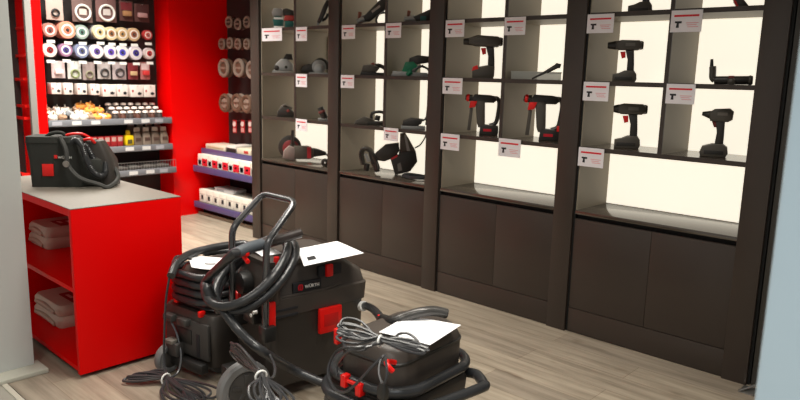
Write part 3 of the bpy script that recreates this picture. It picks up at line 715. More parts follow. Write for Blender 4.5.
# middle shelf: red cartons, yellow pack, bags in bins
G4 = 'red cartons on the middle display shelf'
for j in range(5):
    y = 2.72+j*.062
    t = thing('small_carton', '%s red carton beside the yellow pack, counted from the grey upright' % ordn[j], 'carton', (-6.49, y, ZL2), 0, G4)
    obj('carton', B().box((-.1, 0, 0), (0, .056, .10), .003), C((176, 40, 44)), t)
    obj('carton_label', B().box((0, .008, .05), (.001, .048, .09)), C((206, 170, 160)), t)
t = thing('yellow_pack', 'bright yellow pack on the middle display shelf', 'pack', (-6.48, 3.045, ZL2))
obj('pack', B().box((-.08, 0, 0), (0, .085, .10), .012), YEL, t); obj('top_flap', B().box((-.05, .02, .10), (-.03, .065, .15), .01), YEL, t); obj('pack_label', B().box((0, .02, .02), (.002, .065, .06)), C((90, 80, 40)), t)
G5 = 'bagged goods in the middle display shelf bins'
for j in range(8):
    y = 3.14+(j % 4)*.094; row = j//4
    t = thing('bagged_brush', '%s grey-brown bag beyond the yellow pack, %s row' % (ordn[j % 4], ['front', 'rear'][row]), 'bag', (-6.50-.12*row, y, ZL2), 0, G5)
    hgt = .13+.05*row
    obj('bag', B().loft([(-.08, 0, 0, .086, .012, 0), (-.085, .002, -.001, .087, .02, hgt*.5), (-.06, -.01, .006, .078, .02, hgt*.9), (-.035, -.025, .01, .074, .004, hgt)]), C((150, 134, 120)) if j % 2 else C((128, 112, 98)), t)
    obj('header_card', B().box((-.032, .012, hgt), (-.028, .074, hgt+.04)), C((196, 184, 172)), t)
    obj('bag_print', B().box((0.001, .015, hgt*.3), (.004, .07, hgt*.55)), C((92, 70, 62)), t)
# lowest shelf: flat grey parts
G6 = 'flat dark packs behind the wire fence'
for j in range(6):
    y = 2.62+j*.145
    t = thing('flat_pack', ordn[j]+' flat dark pack behind the wire fence', 'pack', (-6.44, y, ZL3), 0, G6)
    obj('pack', B().box((-.16, 0, 0), (0, .13, .028), .008), C((92, 88, 84)), t); obj('pack_label', B().box((-.12, .03, .028), (-.05, .1, .030)), C((150, 146, 140)), t)

# ------------------------------------------------------------------ side gondola with violet rails (faces -Y)
YP = 4.20
struct('wall_gondola', B().box((-6.47, YP, .1), (-5.2, YP+.06, 2.9)), PEG)
def gshelf(lab, yf, z, x0=-6.46):
    t = thing('display_shelf', lab, 'shelf', (x0, yf, z))
    L = -5.21-x0
    obj('board', B().box((0, 0, -.02), (L, YP-yf, 0)), DGREY, t)
    obj('price_rail', B().box((0, -.012, -.06), (L, 0, .004), .003), VIOLET, t)
    return t
ZG = (.70, .525, .145)
YG = (3.86, 3.76, 3.76)
gshelf('upper violet-railed shelf with flat cartons', YG[0], ZG[0])
gshelf('middle violet-railed shelf with red and white cartons', YG[1], ZG[1])
gshelf('lowest violet-railed shelf just above the floor', YG[2], ZG[2])
struct('baseboard_gondola', B().box((-6.46, 3.86, 0), (-5.21, 3.9, .085)), C((52, 46, 42)))
struct('trim_7', B().box((-6.46, 3.80, .0), (-5.21, 3.812, .03)), C((150, 136, 118)))
def box_thing(name, lab, x0, x1, y0, y1, z0, z1, base, marks, grp, cat='carton'):
    t = thing(name, lab, cat, (x0, y0, z0), 0, grp)
    w = x1-x0; hh = z1-z0
    obj('carton', B().box((0, 0, 0), (w, y1-y0, hh), .003), base, t)
    for (a, b, c, d, m) in marks:
        obj('front_print', B().box((a*w, -.0015, c*hh), (b*w, 0, d*hh)), m, t)
    return t
g = 'flat cartons on the upper violet-railed shelf'
box_thing('flat_carton', 'long beige flat carton on the upper violet-railed shelf', -6.42, -6.05, 3.88, 4.1, ZG[0], ZG[0]+.05, BEIGE, [(.1, .9, .3, .6, C((196, 176, 140)))], g)
box_thing('flat_carton', 'black and white flat carton in the middle of the upper violet shelf', -6.03, -5.86, 3.88, 4.1, ZG[0], ZG[0]+.07, C((222, 218, 210)), [(0, 1, 0, .62, C((40, 40, 38)))], g)
box_thing('flat_carton', 'pale flat carton with red mark at the brown pillar end of the upper violet shelf', -5.84, -5.6, 3.88, 4.1, ZG[0], ZG[0]+.055, C((226, 214, 190)), [(.5, .8, .2, .7, C((190, 60, 50)))], g)
box_thing('flat_carton', 'dark flat carton hidden at the end of the upper violet shelf', -5.58, -5.3, 3.9, 4.1, ZG[0], ZG[0]+.06, C((120, 110, 100)), [(.1, .9, .2, .7, C((70, 60, 56)))], g)
g = 'red and white cartons on the middle violet-railed shelf'
for j in range(6):
    x0 = -6.42+j*.19
    box_thing('boxed_part', '%s red and white carton from the red wall, middle violet shelf' % ordn[j], x0, x0+.18, 3.785, 4.02, ZG[1], ZG[1]+.125, C((236, 228, 216)),
              [(.0, .42, .05, .62, C((206, 200, 196))), (.44, 1, .05, .66, REDINK), (.06, .36, .12, .5, C((150, 146, 146))), (.6, .8, .3, .44, WHT)], g)
g = 'white cartons on the lowest violet-railed shelf'
for j in range(9):
    x0 = -6.41+j*.128
    box_thing('boxed_part', '%s white carton with black window from the red wall, lowest violet shelf' % ordn[j], x0, x0+.122, 3.785, 4.02, ZG[2], ZG[2]+.135, C((228, 224, 212)),
              [(.3, .62, .22, .55, INK), (.1, .9, .62, .66, C((170, 160, 150)))], g)
box_thing('flat_carton', 'single grey carton lying on top of the white cartons, lowest violet shelf', -6.2, -5.86, 3.84, 4.0, ZG[2]+.136, ZG[2]+.176, C((200, 200, 204)), [(.1, .5, .2, .7, C((150, 150, 156)))], None)
# hanging coils and saw blades
def gcoil(px, py, rpx, lab, m1, m2, n, grp, Y=4.02):
    p = onY(px, py, Y); r = rpx*proj(p)[2]/FPX
    t = thing('brush_disc', lab, 'wire wheel', p, 0, grp)
    obj('hook', B().cyl((0, YP-Y, 0), (0, -.03, 0), .004, n=6), STEEL, t)
    for k in range(n):
        y = k*.05
        pts = [(r*.78*math.cos(a), y, r*.78*math.sin(a)) for a in [2*PI*q/26 for q in range(26)]]
        obj('bristle_ring', B().tube(pts, r*.22, 8, True), m1 if k % 2 == 0 else m2, t)
        obj('hub', B().lathe([(r*.15, y-.012), (r*.5, y-.012), (r*.56, y), (r*.5, y+.012), (r*.15, y+.012)], (0, 0, 0), (0, 1, 0), 18), m2, t)
    obj('spoke_plate', B().box((-r*.5, -.014, -r*.12), (r*.5, -.010, r*.12)), m1, t)
    return t
BRW = C((104, 78, 62)); STB = C((146, 130, 118)); DK = C((60, 50, 44))
g = 'small wire wheels, upper rows by the brown pillar'
for j, (px, py) in enumerate(((229, 22), (238, 24), (247, 22))): gcoil(px, py, 6, ordn[j]+' wire wheel from the red wall, topmost hanging row', STB, DK, 2, g)
for j, (px, py) in enumerate(((222, 44), (230, 43), (238, 44), (247, 44))): gcoil(px, py, 5.8, ordn[j]+' wire wheel from the red wall, second hanging row', STB, BRW, 2, g)
g = 'large wire wheels, lower rows by the brown pillar'
for j, (px, py) in enumerate(((224, 68), (239, 68), (252, 70))): gcoil(px, py, 9.5, ordn[j]+' large pale wire wheel from the red wall, third hanging row', STB, BRW, 2, g)
for j, (px, py) in enumerate(((225, 103), (237, 103), (247, 104))): gcoil(px, py, 9.5, ordn[j]+' large dark wire wheel from the red wall, fourth hanging row', BRW, STB, 2, g)
g = 'small red and white hanging packs'
for j, px in enumerate((235, 243, 250.5)):
    p = onY(px, 127, 4.08); s = proj(p)[2]/FPX
    t = thing('small_hang_pack', ordn[j]+' small red and white pack hanging above the violet shelves', 'pack', p, 0, g)
    obj('card', B().box((-3.4*s, -.004, -6*s), (3.4*s, 0, 7*s), .002), C((170, 26, 30)), t)
    obj('white_ring', B().lathe([(.6*s, 0), (2.6*s, 0), (2.6*s, -.006), (.6*s, -.006)], (0, -.004, 3*s), (0, 1, 0), 16), C((224, 206, 200)), t)
    obj('white_label', B().box((-2.4*s, -.008, -5*s), (2.4*s, -.004, -1*s)), C((206, 150, 146)), t)
    obj('hook', B().cyl((0, YP-4.08, 6*s), (0, -.03, 6*s), .003, n=6), STEEL, t)

# ------------------------------------------------------------------ red counter on casters
CX0, CX1, CY0, CY1, CZ = -4.45, -3.262, 1.252, 1.815, .85
t = thing('sales_counter', 'red open-fronted counter on small casters with a grey top', 'counter', (CX1, CY0, 0))
W, Dp = CX1-CX0, CY1-CY0
obj('end_panel', B().box((-.028, 0, .022), (0, Dp, CZ-.004), .001), RED, t)
obj('end_panel', B().box((-W, 0, .022), (-W+.028, Dp, CZ-.004), .001), RED, t)
obj('back_panel', B().box((-W+.028, Dp-.02, .022), (-.028, Dp, CZ-.004)), RED, t)
obj('top_rail', B().box((-W+.028, 0.001, CZ-.04), (-.028, Dp-.02, CZ-.004)), RED, t)
obj('worktop', B().box((-W-.001, -.001, CZ-.004), (.001, Dp+.001, CZ), .001), GREYTOP, t)
SH = (.455, .055)
for z in SH: obj('shelf', B().box((-W+.028, .004, z-.022), (-.028, Dp-.02, z)), RED, t)
obj('base_board', B().box((-W+.028, .02, .022), (-.028, Dp-.02, .031)), GAP, t)
for x in (-W+.05, -.05):
    for y in (.05, Dp-.05):
        c = obj('caster', B().cyl((x-.010, y, .012), (x+.010, y, .012), .012, n=16, bev=.002).box((x-.014, y-.012, .016), (x+.014, y+.012, .024)), DGREY, t)
# folded packs inside the counter
def soft_pack(lab, x, y, z, w, d, hh, printed, grp, rz=0):
    t = thing('folded_pack', lab, 'pack', (x, y, z), rz, grp)
    obj('pack', B().loft([(-w+.01, -.01, .01, d-.01, .03, 0), (-w, 0, 0, d, .04, hh*.3), (-w, 0, 0, d, .04, hh*.7), (-w+.012, -.012, .012, d-.012, .04, hh)]), mat('pale_fabric_pack', (196, 172, 156), .55, bump=.5, nscale=30), t)
    obj('fold_end', B().tube(spline([(-.06, .004, hh*.3), (-w*.5, -.004, hh*.55), (-w+.05, .004, hh*.35)], 6), hh*.22, 8), C((186, 160, 142)), t)
    if printed:
        obj('red_label', B().box((-w*.62, d*.28, hh), (-w*.10, d*.88, hh+.003)), C((150, 24, 26)), t)
        obj('label_text', B().box((-w*.5, d*.34, hh+.003), (-w*.3, d*.40, hh+.004)).box((-w*.45, d*.48, hh+.003), (-w*.25, d*.54, hh+.004)), C((224, 190, 180)), t)
    return t
g = 'folded pale packs inside the red counter'
for zi, nm, px_, py_, w_ in ((0, 'upper', -4.10, 1.43, .31), (1, 'lower', -3.85, 1.38, .40)):
    z = SH[zi]
    soft_pack('bottom pale pack of the pair on the %s counter shelf' % nm, px_, py_, z, w_, .34, .066, False, g)
    soft_pack('top pale pack with a dark red label on the %s counter shelf' % nm, px_-.004, py_+.004, z+.067, w_-.008, .33, .062, True, g)

# ------------------------------------------------------------------ black tool bag with hose on the counter
BG = onZ(31, 187, .85); BG2 = onZ(84, 187, .85)
ux = (BG2-BG); bl = .30; ux.z = 0; L1 = ux.length
rz = math.atan2(ux.y, ux.x)
t = thing('tool_bag', 'black fabric carry case with red patch, hose and shoulder strap on the counter', 'bag', BG, rz)
s_ = proj(BG)[2]/FPX
hb = .27
obj('body', B().loft([(0, L1, 0, .20, .02, 0), (-.004, L1+.004, -.004, .204, .025, hb*.5), (-.022, L1-.03, .0, .2, .03, hb*.92), (-.012, L1-.05, .02, .18, .03, hb)]), FABRIC, t)
obj('lid_flap', B().loft([(-.02, L1-.04, -.004, .2, .03, hb*.90), (-.02, L1-.05, .0, .19, .03, hb*1.02)]), FABRIC, t)
def bagp(px, py, y=-.006):
    q = on(px, py, BG+Vector((0, 0, 0))+Vector((-math.sin(rz), math.cos(rz), 0))*y, (-math.sin(rz), math.cos(rz), 0))
    d = q-BG; return d.x*math.cos(rz)+d.y*math.sin(rz), d.z
a0 = bagp(42, 164); a1 = bagp(54, 176)
obj('red_patch', B().box((a0[0], -.010, a1[1]), (a1[0], -.003, a0[1]), .001), REDP, t)
a0 = bagp(54, 155); a1 = bagp(57.5, 158.5)
obj('emblem', B().box((a0[0], -.010, a1[1]), (a1[0], -.005, a0[1]), .001), REDP, t)
text_mesh('wordmark', 'WÜRTH', (a0[1]-a1[1])*1.0, WHT, t, frame((a1[0]+.004, -.010, a1[1]), (1, 0, 0), (0, 0, 1), (0, -1, 0)))
bq = lambda px, py, y: Vector((bagp(px, py, y)[0], y, bagp(px, py, y)[1]))
obj('carry_strap', B().tube(spline([bq(60, 137, 0), bq(66, 150, -.03), bq(68, 165, -.04), bq(80, 178, -.06), bq(98, 184, -.07), bq(108, 187, -.05), bq(117, 180, .02), bq(117, 172, .06), bq(106, 158, .10), bq(95, 140, .12)], 6), .012, 6), STRAP, t)
obj('buckle', B().lathe([(.010, -.004), (.018, -.004), (.018, .004), (.010, .004)], bq(66, 164, -.05), (.3, 1, .2), 14), STEEL, t)
hp = [bq(70, 145, .02), bq(76, 140, .0), bq(82, 146, -.02), bq(86, 158, -.03), bq(92, 170, -.03), bq(99, 176, -.02), bq(105, 173, .02), bq(105, 160, .05), bq(100, 148, .08), bq(90, 141, .10), bq(80, 143, .12)]
hp = spline(hp, 14)
obj('hose', B().tube(hp, lambda u: .0165+.0015*math.sin(u*420), 10), HOSE, t)
hp2 = spline([bq(80, 150, .05), bq(86, 146, .04), bq(92, 156, .03), bq(97, 166, .04), bq(101, 163, .08), bq(97, 150, .12)], 14)
obj('hose', B().tube(hp2, lambda u: .0155+.0015*math.sin(u*260), 10), HOSE, t)
obj('side_pocket', B().box((L1-.03, .0, 0), (L1+.10, .17, .16), .03), FABRIC, t)
obj('red_lid', B().tube(spline([bq(64, 136, .06), bq(72, 134, .06), bq(82, 134, .08), bq(92, 139, .10)], 5), .008, 8), REDP, t)
obj('red_lid', B().tube(spline([bq(84, 140, .03), bq(90, 139, .03), bq(95, 143, .05)], 5), .008, 8), REDP, t)
obj('machine_cover', B().loft([(L1-.02, L1+.16, .03, .18, .04, 0), (L1-.02, L1+.15, .03, .18, .04, .14), (L1, L1+.09, .05, .16, .03, .25)]), BLK, t)
obj('top_handle', B().tube(spline([bq(44, 140, .06), bq(50, 134, .06), bq(62, 133, .06), bq(68, 140, .06)], 6), .010, 8), FABRIC, t)

# ------------------------------------------------------------------ vacuums
def wheel(parent, c, r, w, ax=1):
    cx, cy, cz = c
    o = obj('wheel', B().lathe([(r*.62, -w/2), (r*.92, -w/2), (r, -w*.3), (r, w*.3), (r*.92, w/2), (r*.70, w/2), (r*.62, w*.3), (r*.62, -w/2)], c, (1, 0, 0), 32, cap=False), RUB, parent)
    hb = B().lathe([(.01, -w*.42), (r*.63, -w*.42), (r*.63, w*.36), (r*.5, w*.44), (r*.2, w*.5), (.01, w*.52)], c, (1, 0, 0), 28)
    for k in range(5):
        a = 2*PI*k/5
        M = Matrix.Translation(c) @ Matrix.Rotation(a, 4, 'X')
        hb.box((w*.36*ax, -.010, r*.18), (w*.56*ax, .010, r*.56), .003, M=M)
    obj('hub', hb, DGREY, o)
    return o
def caster(parent, c, r=.03):
    x, y = c
    o = obj('caster', B().cyl((x-.014, y, r), (x+.014, y, r), r, n=18, bev=.004), RUB, parent)
    obj('caster_fork', B().box((x-.022, y-.018, r), (x-.016, y+.018, r*2.4)).box((x+.016, y-.018, r), (x+.022, y+.018, r*2.4)).box((x-.022, y-.018, r*2.2), (x+.022, y+.018, r*2.5)), DGREY, o)

# -- tall vacuum in the middle: local x towards the aisle, y away from the entrance
MF = Vector((-2.405, 1.748, 0)); MR = math.radians(-7)
t = thing('industrial_vacuum', 'tall black vacuum with push handle, red clips and a white wordmark on its side', 'vacuum cleaner', MF, MR, 'industrial vacuums')
MV = t
nx = Vector((math.cos(MR), math.sin(MR), 0)); ny = Vector((-math.sin(MR), math.cos(MR), 0))
def mface(px, py, off=0):
    q = on(px, py, MF+nx*off, nx)-MF; return q.dot(ny), q.z
def mloc(p): q = Vector(p)-MF; return Vector((q.dot(nx), q.dot(ny), q.z))
Wm, Lm = .36, .55
ZB = mface(268, 302)[1]; ZTP = mface(268, 268)[1]
obj('tank', B().loft([(-Wm+.02, -.015, .02, Lm-.02, .04, .07), (-Wm+.008, -.006, .008, Lm-.008, .05, .12), (-Wm, -.002, .004, Lm-.006, .05, ZB-.09), (-Wm, 0, 0, Lm, .05, ZB-.085)]), BLK, t)
obj('motor_head', B().loft([(-Wm-.004, .004, -.004, Lm+.006, .05, ZB-.083), (-Wm-.006, .008, -.006, Lm+.010, .05, ZB-.01), (-Wm-.006, .008, -.006, Lm+.010, .05, ZB), (-Wm+.004, -.004, .0, Lm+.004, .05, ZB+.006),
     (-Wm+.012, -.014, .006, Lm-.005, .06, ZB+.06), (-Wm+.03, -.03, .016, Lm-.12, .06, ZTP-.02), (-Wm+.04, -.04, .026, Lm-.16, .06, ZTP)]), ANTH, t)
obj('top_tray', B().loft([(-Wm+.03, -.022, .014, Lm-.135, .05, ZTP-.012), (-Wm+.025, -.018, .01, Lm-.13, .05, ZTP+.012), (-Wm+.035, -.028, .02, Lm-.14, .045, ZTP+.012)]), ANTH, t)
# side details on the +x face
def mrect(a, b, c, d, x0, x1, bev=.002):
    y0, z1 = mface(a, b); y1, z0 = mface(c, d)
    return B().box((x0, y0, z0), (x1, y1, z1), bev)
y0, z0 = mface(272, 322); y1, z1 = mface(297, 309)
vb = B()
for k in range(2):
    zz = z0+.012+.03*k; vb.box((.004, .01, zz), (.0095, y1, zz+.010))
obj('vent_slots', vb, INK, t)
r1 = obj('red_clip', B().box((.004, mface(317, 310)[0], mface(318, 333)[1]), (.028, mface(339, 307)[0], mface(318, 308)[1]), .006), REDP, t)
obj('clip_groove', B().box((.028, mface(321, 310)[0], mface(318, 326)[1]), (.030, mface(335, 307)[0], mface(318, 314)[1]), .001), C((208, 16, 13)), r1)
obj('red_clip', B().box((.002, -.028, mface(268, 329)[1]), (.030, .022, mface(268, 301)[1]), .006), REDP, t)
zc = mface(313, 273)[1]
sw = obj('switch_recess', B().box((-.02, mface(319, 270)[0], zc-.028), (-.002, mface(342, 268)[0], zc+.024), .004), INK, t)
obj('switch_knob', B().box((-.008, mface(325.5, 270)[0], zc-.03), (.014, mface(332, 268)[0], zc+.03), .006), REDP, sw)
lp = obj('badge_plate', B().box((-.010, mface(293, 290)[0], ZB+.014), (.0015, mface(321, 288)[0], ZB+.062), .002), INK, t)
ye, ze = mface(292.5, 294)
er = .019
em = B()
zc2 = ZB+.037
em.prism([(-.012, -.012), (.009, -.015), (.013, -.006), (.013, .010), (.006, .015), (-.008, .014), (-.014, .005)], frame((.002, mface(300.3, 293)[0], zc2), (0, 1, 0), (1, 0, 0), (0, 0, 1)), .003)
eo = obj('emblem', em, REDINK, lp)
eo2 = B()
for dy in (-.0045, .0045):
    eo2.prism([(dy-.003, -.008), (dy+.001, -.008), (dy+.002, .008), (dy-.002, .008)], frame((.0038, mface(300.3, 293)[0], zc2), (0, 1, 0), (1, 0, 0), (0, 0, 1)), .0012)
obj('emblem_strokes', eo2, C((120, 10, 20)), lp)
text_mesh('wordmark', 'WÜRTH', .0215, WHT, lp, frame((.0025, mface(304.6, 293)[0], zc2-.008), (0, 1, 0), (0, 0, 1), (1, 0, 0)))
obj('head_ridge', B().tube([(.0, .02, ZB+.006), (.001, Lm*.55, ZB+.006), (-.002, Lm*.72, ZB+.02)], .006, 8), ANTH, t)
obj('rear_post', B().lathe([(.045, ZB-.02), (.05, ZB-.01), (.05, ZB+.05), (.03, ZB+.06)], (-.03, .02, 0), (0, 0, 1), 16), ANTH, t)
obj('corner_cap', B().sphere((.0, .012, ZB+.03), .02, n=10), C((84, 78, 66)), t)
# rear side (-y): clip, connector, hose port, red caps
obj('red_clip', B().box((-.29, -.022, ZB-.12), (-.25, -.002, ZB-.02), .006), REDP, t)
obj('hose_port', B().lathe([(.05, 0), (.055, .01), (.05, .05), (.036, .055)], (-.18, 0, ZB+.05), (0, -1, 0), 20), BLK2, t)
obj('socket_box', B().box((-.16, -.045, ZB-.12), (-.06, -.002, ZB-.03), .006), BLK2, t)
obj('socket_cover', B().box((-.14, -.05, ZB-.09), (-.09, -.044, ZB-.05), .003), DGREY, t)
obj('white_switch', B().cyl((-.05, -.03, ZB-.055), (-.05, -.05, ZB-.055), .008).cyl((-.075, -.03, ZB-.075), (-.075, -.05, ZB-.075), .008), WHT, t)
obj('red_knob', B().cyl((-.03, .06, ZTP), (-.03, .06, ZTP+.035), .016, .013, bev=.003), REDP, t)
# push handle: two legs and a leaning bow
P1 = mloc(onY(232, 298, 1.72)); P1t = mloc(onY(232, 228, 1.72)); P2 = mloc(on(265, 290, MF-ny*.03, ny)); P2t = mloc(on(266.5, 243, MF-ny*.03, ny))
B1 = mloc(onY(259, 196, 1.90)); B1b = mloc(onY(266, 193.5, 1.90)); B2 = mloc(onY(292, 200, 1.90)); B2b = mloc(onY(295.5, 206, 1.885))
P1b = P1.copy(); P1b.z = .36; P2b = P2.copy(); P2b.z = .36
def arc(pts, cut=.03):
    out = [Vector(pts[0])]
    for i in range(1, len(pts)-1):
        p = Vector(pts[i]); a = (Vector(pts[i-1])-p); b = (Vector(pts[i+1])-p)
        c = min(cut, a.length*.45, b.length*.45)
        p0 = p+a.normalized()*c; p1 = p+b.normalized()*c
        for k in range(6):
            u = k/5; out.append(p0*(1-u)**2+p*2*u*(1-u)+p1*u*u)
    out.append(Vector(pts[-1])); return out
bow_l = mloc(onY(263, 193.5, 1.90)); bow_r = mloc(onY(296, 201.5, 1.90))
obj('push_handle', B().tube(arc([P1b, P1t, bow_l, bow_r, P2t, P2b], .045), .0155, 12), CHROME, t)
for q in (P1, P2): obj('handle_mount', B().box((q.x-.03, q.y-.02, .33), (q.x+.03, .01, .40), .006), BLK2, t)
wheel(t, (.0, -.125, .125), .125, .05)
wheel(t, (-.31, .115, .105), .105, .045)
obj('axle_frame', B().cyl((-.12, -.125, .125), (-.02, -.125, .125), .012).box((-.22, -.13, .10), (-.13, .03, .16), .006), BLK2, t)
caster(t, (-.06, Lm-.06)); caster(t, (-Wm+.06, Lm-.06))

def small_vac(lab, loc, rz, ztop, d=.40):
    t = thing('industrial_vacuum', lab, 'vacuum cleaner', loc, rz, 'industrial vacuums')
    w = .40; zs = ztop-.205
    obj('tank', B().loft([(-w+.03, -.03, .03, d-.03, .04, .06), (-w+.01, -.01, .01, d-.01, .05, .12), (-w, 0, 0, d, .05, zs-.02), (-w+.01, -.01, .01, d-.01, .05, zs)]), BLK, t)
    obj('motor_head', B().loft([(-w+.05, -.05, .05, d-.0, .06, zs), (-w+.04, -.04, .04, d+.015, .08, zs+.03), (-w+.04, -.04, .04, d+.02, .08, ztop-.06), (-w+.05, -.05, .05, d+.01, .09, ztop-.022), (-w+.065, -.065, .065, d-.01, .09, ztop-.006), (-w+.09, -.09, .09, d-.04, .08, ztop)]), ANTH, t)
    obj('lid_seam', B().loft([(-w+.0385, -.0385, .0385, d+.0185, .08, ztop-.072), (-w+.036, -.036, .036, d+.021, .08, ztop-.068), (-w+.036, -.036, .036, d+.021, .08, ztop-.062), (-w+.0395, -.0395, .0395, d+.0175, .08, ztop-.058)]), BLK2, t)
    obj('head_rim', B().loft([(-w+.04, -.04, .04, d+.0, .08, zs+.0), (-w+.034, -.034, .034, d+.022, .08, zs+.012), (-w+.04, -.04, .04, d+.0, .08, zs+.026)]), BLK2, t)
    # rear panel with recess and slot
    rp = obj('rear_panel', B().box((-w+.045, -.012, .11), (-.03, .008, zs-.04), .008), DGREY, t)
    obj('recess', B().box((-w+.12, -.016, .17), (-.15, -.011, zs-.09), .003), BLK2, rp)
    obj('slot', B().box((-.115, -.016, .12), (-.09, -.010, zs-.10), .002), INK, rp)
    obj('cable_hook', B().box((-w+.06, -.04, zs-.07), (-w+.13, -.0, zs-.035), .006), DGREY, t)
    obj('cable_hook', B().box((-w+.17, -.04, zs-.07), (-w+.24, -.0, zs-.035), .006), DGREY, t)
    fl = obj('foot_latch', B().box((-w+.10, -.06, .10), (-w+.19, -.01, .17), .008), DGREY, t)
    obj('latch_pad', B().box((-w+.105, -.07, .165), (-w+.165, -.02, .185), .004), C((110, 106, 98)), fl)
    obj('bumper', B().box((-w+.05, -.045, .05), (-.04, 0, .10), .008), BLK2, t)
    wheel(t, (-w+.10, -.04, .075), .075, .045, -1); wheel(t, (-.10, .12, .085), .085, .04)
    obj('axle', B().cyl((-w+.10, -.03, .075), (-.10, -.03, .075), .012), DGREY, t)
    caster(t, (-.07, d-.07)); caster(t, (-w+.07, d-.07))
    return t
LF = Vector((-2.765, 1.69, 0)); LR = math.radians(8); LZ = .54
LV = small_vac('low black vacuum beside the red counter, its hose wound round the head', LF, LR, LZ)
obj('red_clip', B().box((-.30, .0, LZ-.185), (-.275, .04, LZ-.15), .004), REDP, LV)
obj('red_clip', B().box((-.10, -.014, LZ-.215), (-.08, .02, LZ-.185), .004), REDP, LV)
RF = Vector((-1.585, 1.715, 0)); RR = math.radians(3); RZ = .495
RV = small_vac('low black vacuum nearest the camera with cable and paper on its lid', RF, RR, RZ, .49)
obj('red_hook', B().tube(spline([(-.06, .06, RZ-.05), (-.065, .02, RZ-.035), (-.045, .0, RZ-.04), (-.03, .012, RZ-.06)], 5), .010, 8), REDP, RV)
def lrot(P, rz, v): return Vector((P.x+v[0]*math.cos(rz)-v[1]*math.sin(rz), P.y+v[0]*math.sin(rz)+v[1]*math.cos(rz), v[2]))
def tov(P, rz, q):
    d = Vector(q)-P; return Vector((d.x*math.cos(rz)+d.y*math.sin(rz), -d.x*math.sin(rz)+d.y*math.cos(rz), d.z))
def rr_loop(x0, x1, y0, y1, r, z, k=6):
    out = []
    for cx, cy, a0 in ((x1-r, y1-r, 0), (x0+r, y1-r, 90), (x0+r, y0+r, 180), (x1-r, y0+r, 270)):
        for j in range(k+1):
            a = math.radians(a0+90*j/k); out.append(Vector((cx+r*math.cos(a), cy+r*math.sin(a), z)))
    return out
# hose wound round the low vacuum's head, four turns in one run
t = thing('suction_hose', 'black hose wound in four turns round the vacuum beside the counter', 'hose', LF, LR, 'vacuum hoses')
pts = []
for k in range(4):
    l = rr_loop(-.385, -.016, .012, .405, .13, 0)
    l = l[14:]+l[:14]
    for j, p in enumerate(l): pts.append(Vector((p.x, p.y, LZ-.165+.042*(k+j/len(l)))))
pts += [pts[-1]+Vector((.03, -.02, .012)), ]
pts = spline(pts, 3)
obj('hose', B().tube(pts, lambda u: .0195+.0008*math.sin(u*1400), 10), HOSE, t)
ar = [tov(LF, LR, q) for q in (onZ(171, 276, .52), onZ(177, 263, .56), onZ(190, 254, .575), onZ(207, 249, .585), onZ(226, 245.5, .59), onZ(244, 244, .59), onZ(252, 250, .58))]
obj('hose_end', B().tube(spline(ar, 8), .0205, 12), HOSE, t)
# hose hung in loops on the push handle, tail running down behind the near vacuum
C0 = Vector((-2.508, 1.733, .612))
U = Vector((.115, .150, .100)); V = Vector((-.135, .115, .098)); Nn = U.cross(V).normalized()
t = thing('suction_hose', 'thick black hose coiled on the push handle with a grey elbow end', 'hose', C0, 0, 'vacuum hoses')
cp = []
for k in range(0, 60):
    f = k/59; a = math.radians(125)+f*math.radians(800)
    sc = .98-.13*math.sin(f*PI*1.2)**2+.03*math.sin(3*a)
    cp.append((U*math.cos(a)+V*math.sin(a))*sc+Nn*(.10*(.5-f)))
endp = [cp[-1]]
tailw = [onY(222, 309, 1.56), onY(240, 332, 1.575), onY(262, 351, 1.60), onX(290, 368, -2.30), onX(316, 380, -2.22), onX(336, 387, -2.14)]
tail = [Vector(q)-C0 for q in tailw]
tw = [Vector(q)-C0 for q in (onY(207, 288, 1.545), onY(212, 300, 1.55))]
e0 = Vector(onZ(231, 256, .745))-C0; e1 = Vector(onZ(262, 244, .765))-C0; e2 = Vector(onZ(280, 239, .775))-C0; e3 = Vector(onZ(300, 233, .79))-C0
run = spline([e0*.8+e1*.2, e0]+cp[3:], 4)+spline([cp[-1]]+tw+tail, 10)
obj('hose', B().tube(run, lambda u: .0205+.0006*math.sin(u*2600), 12), HOSE, t)
hd = cp[0]
obj('elbow_grip', B().tube(spline([e0, e0*.5+e1*.5+Vector((0, 0, .006)), e1], 6), .025, 14), mat('blue_grey_plastic', (78, 84, 90), .4), t)
et = obj('elbow_tube', B().tube(spline([e1, e2, e3], 6), lambda u: .0235-.001*u, 14), mat('brown_black_plastic', (52, 44, 42), .38), t)
dr = (e3-e2).normalized()
obj('tube_mouth', B().cyl(e3, e3+dr*.004, .019), INK, et)
obj('red_collar', B().cyl(e0*.55+e1*.45+Vector((.012, -.014, -.012)), e0*.45+e1*.55+Vector((.012, -.014, -.012)), .014), REDP, t)
obj('red_tab', B().tube([Vector(onZ(241, 252, .73))-C0, Vector(onZ(245, 258, .72))-C0, Vector(onZ(248, 262, .71))-C0], .010, 8), REDP, t)
# hose of the near vacuum: turns round its head and one bend standing out
t = thing('suction_hose', 'black hose wound round the near vacuum with one loop sticking out', 'hose', RF, RR, 'vacuum hoses')
pts = []
zb = RZ-.19
def rl(k, x0, x1, y0, y1, z): return rr_loop(x0, x1, y0, y1, .13, z)
l1 = rr_loop(-.42, -.0, .005, .545, .15, 0); l2 = rr_loop(-.42, .03, -.03, .51, .14, 0)
for j, p in enumerate(l1[14:]+l1[:14]): pts.append(Vector((p.x, p.y, zb+.035-.02*j/28)))
q = l2[14:]+l2[:14]
seq = []
for j, p in enumerate(q): seq.append(Vector((p.x, p.y, zb-.035-.01*j/28)))
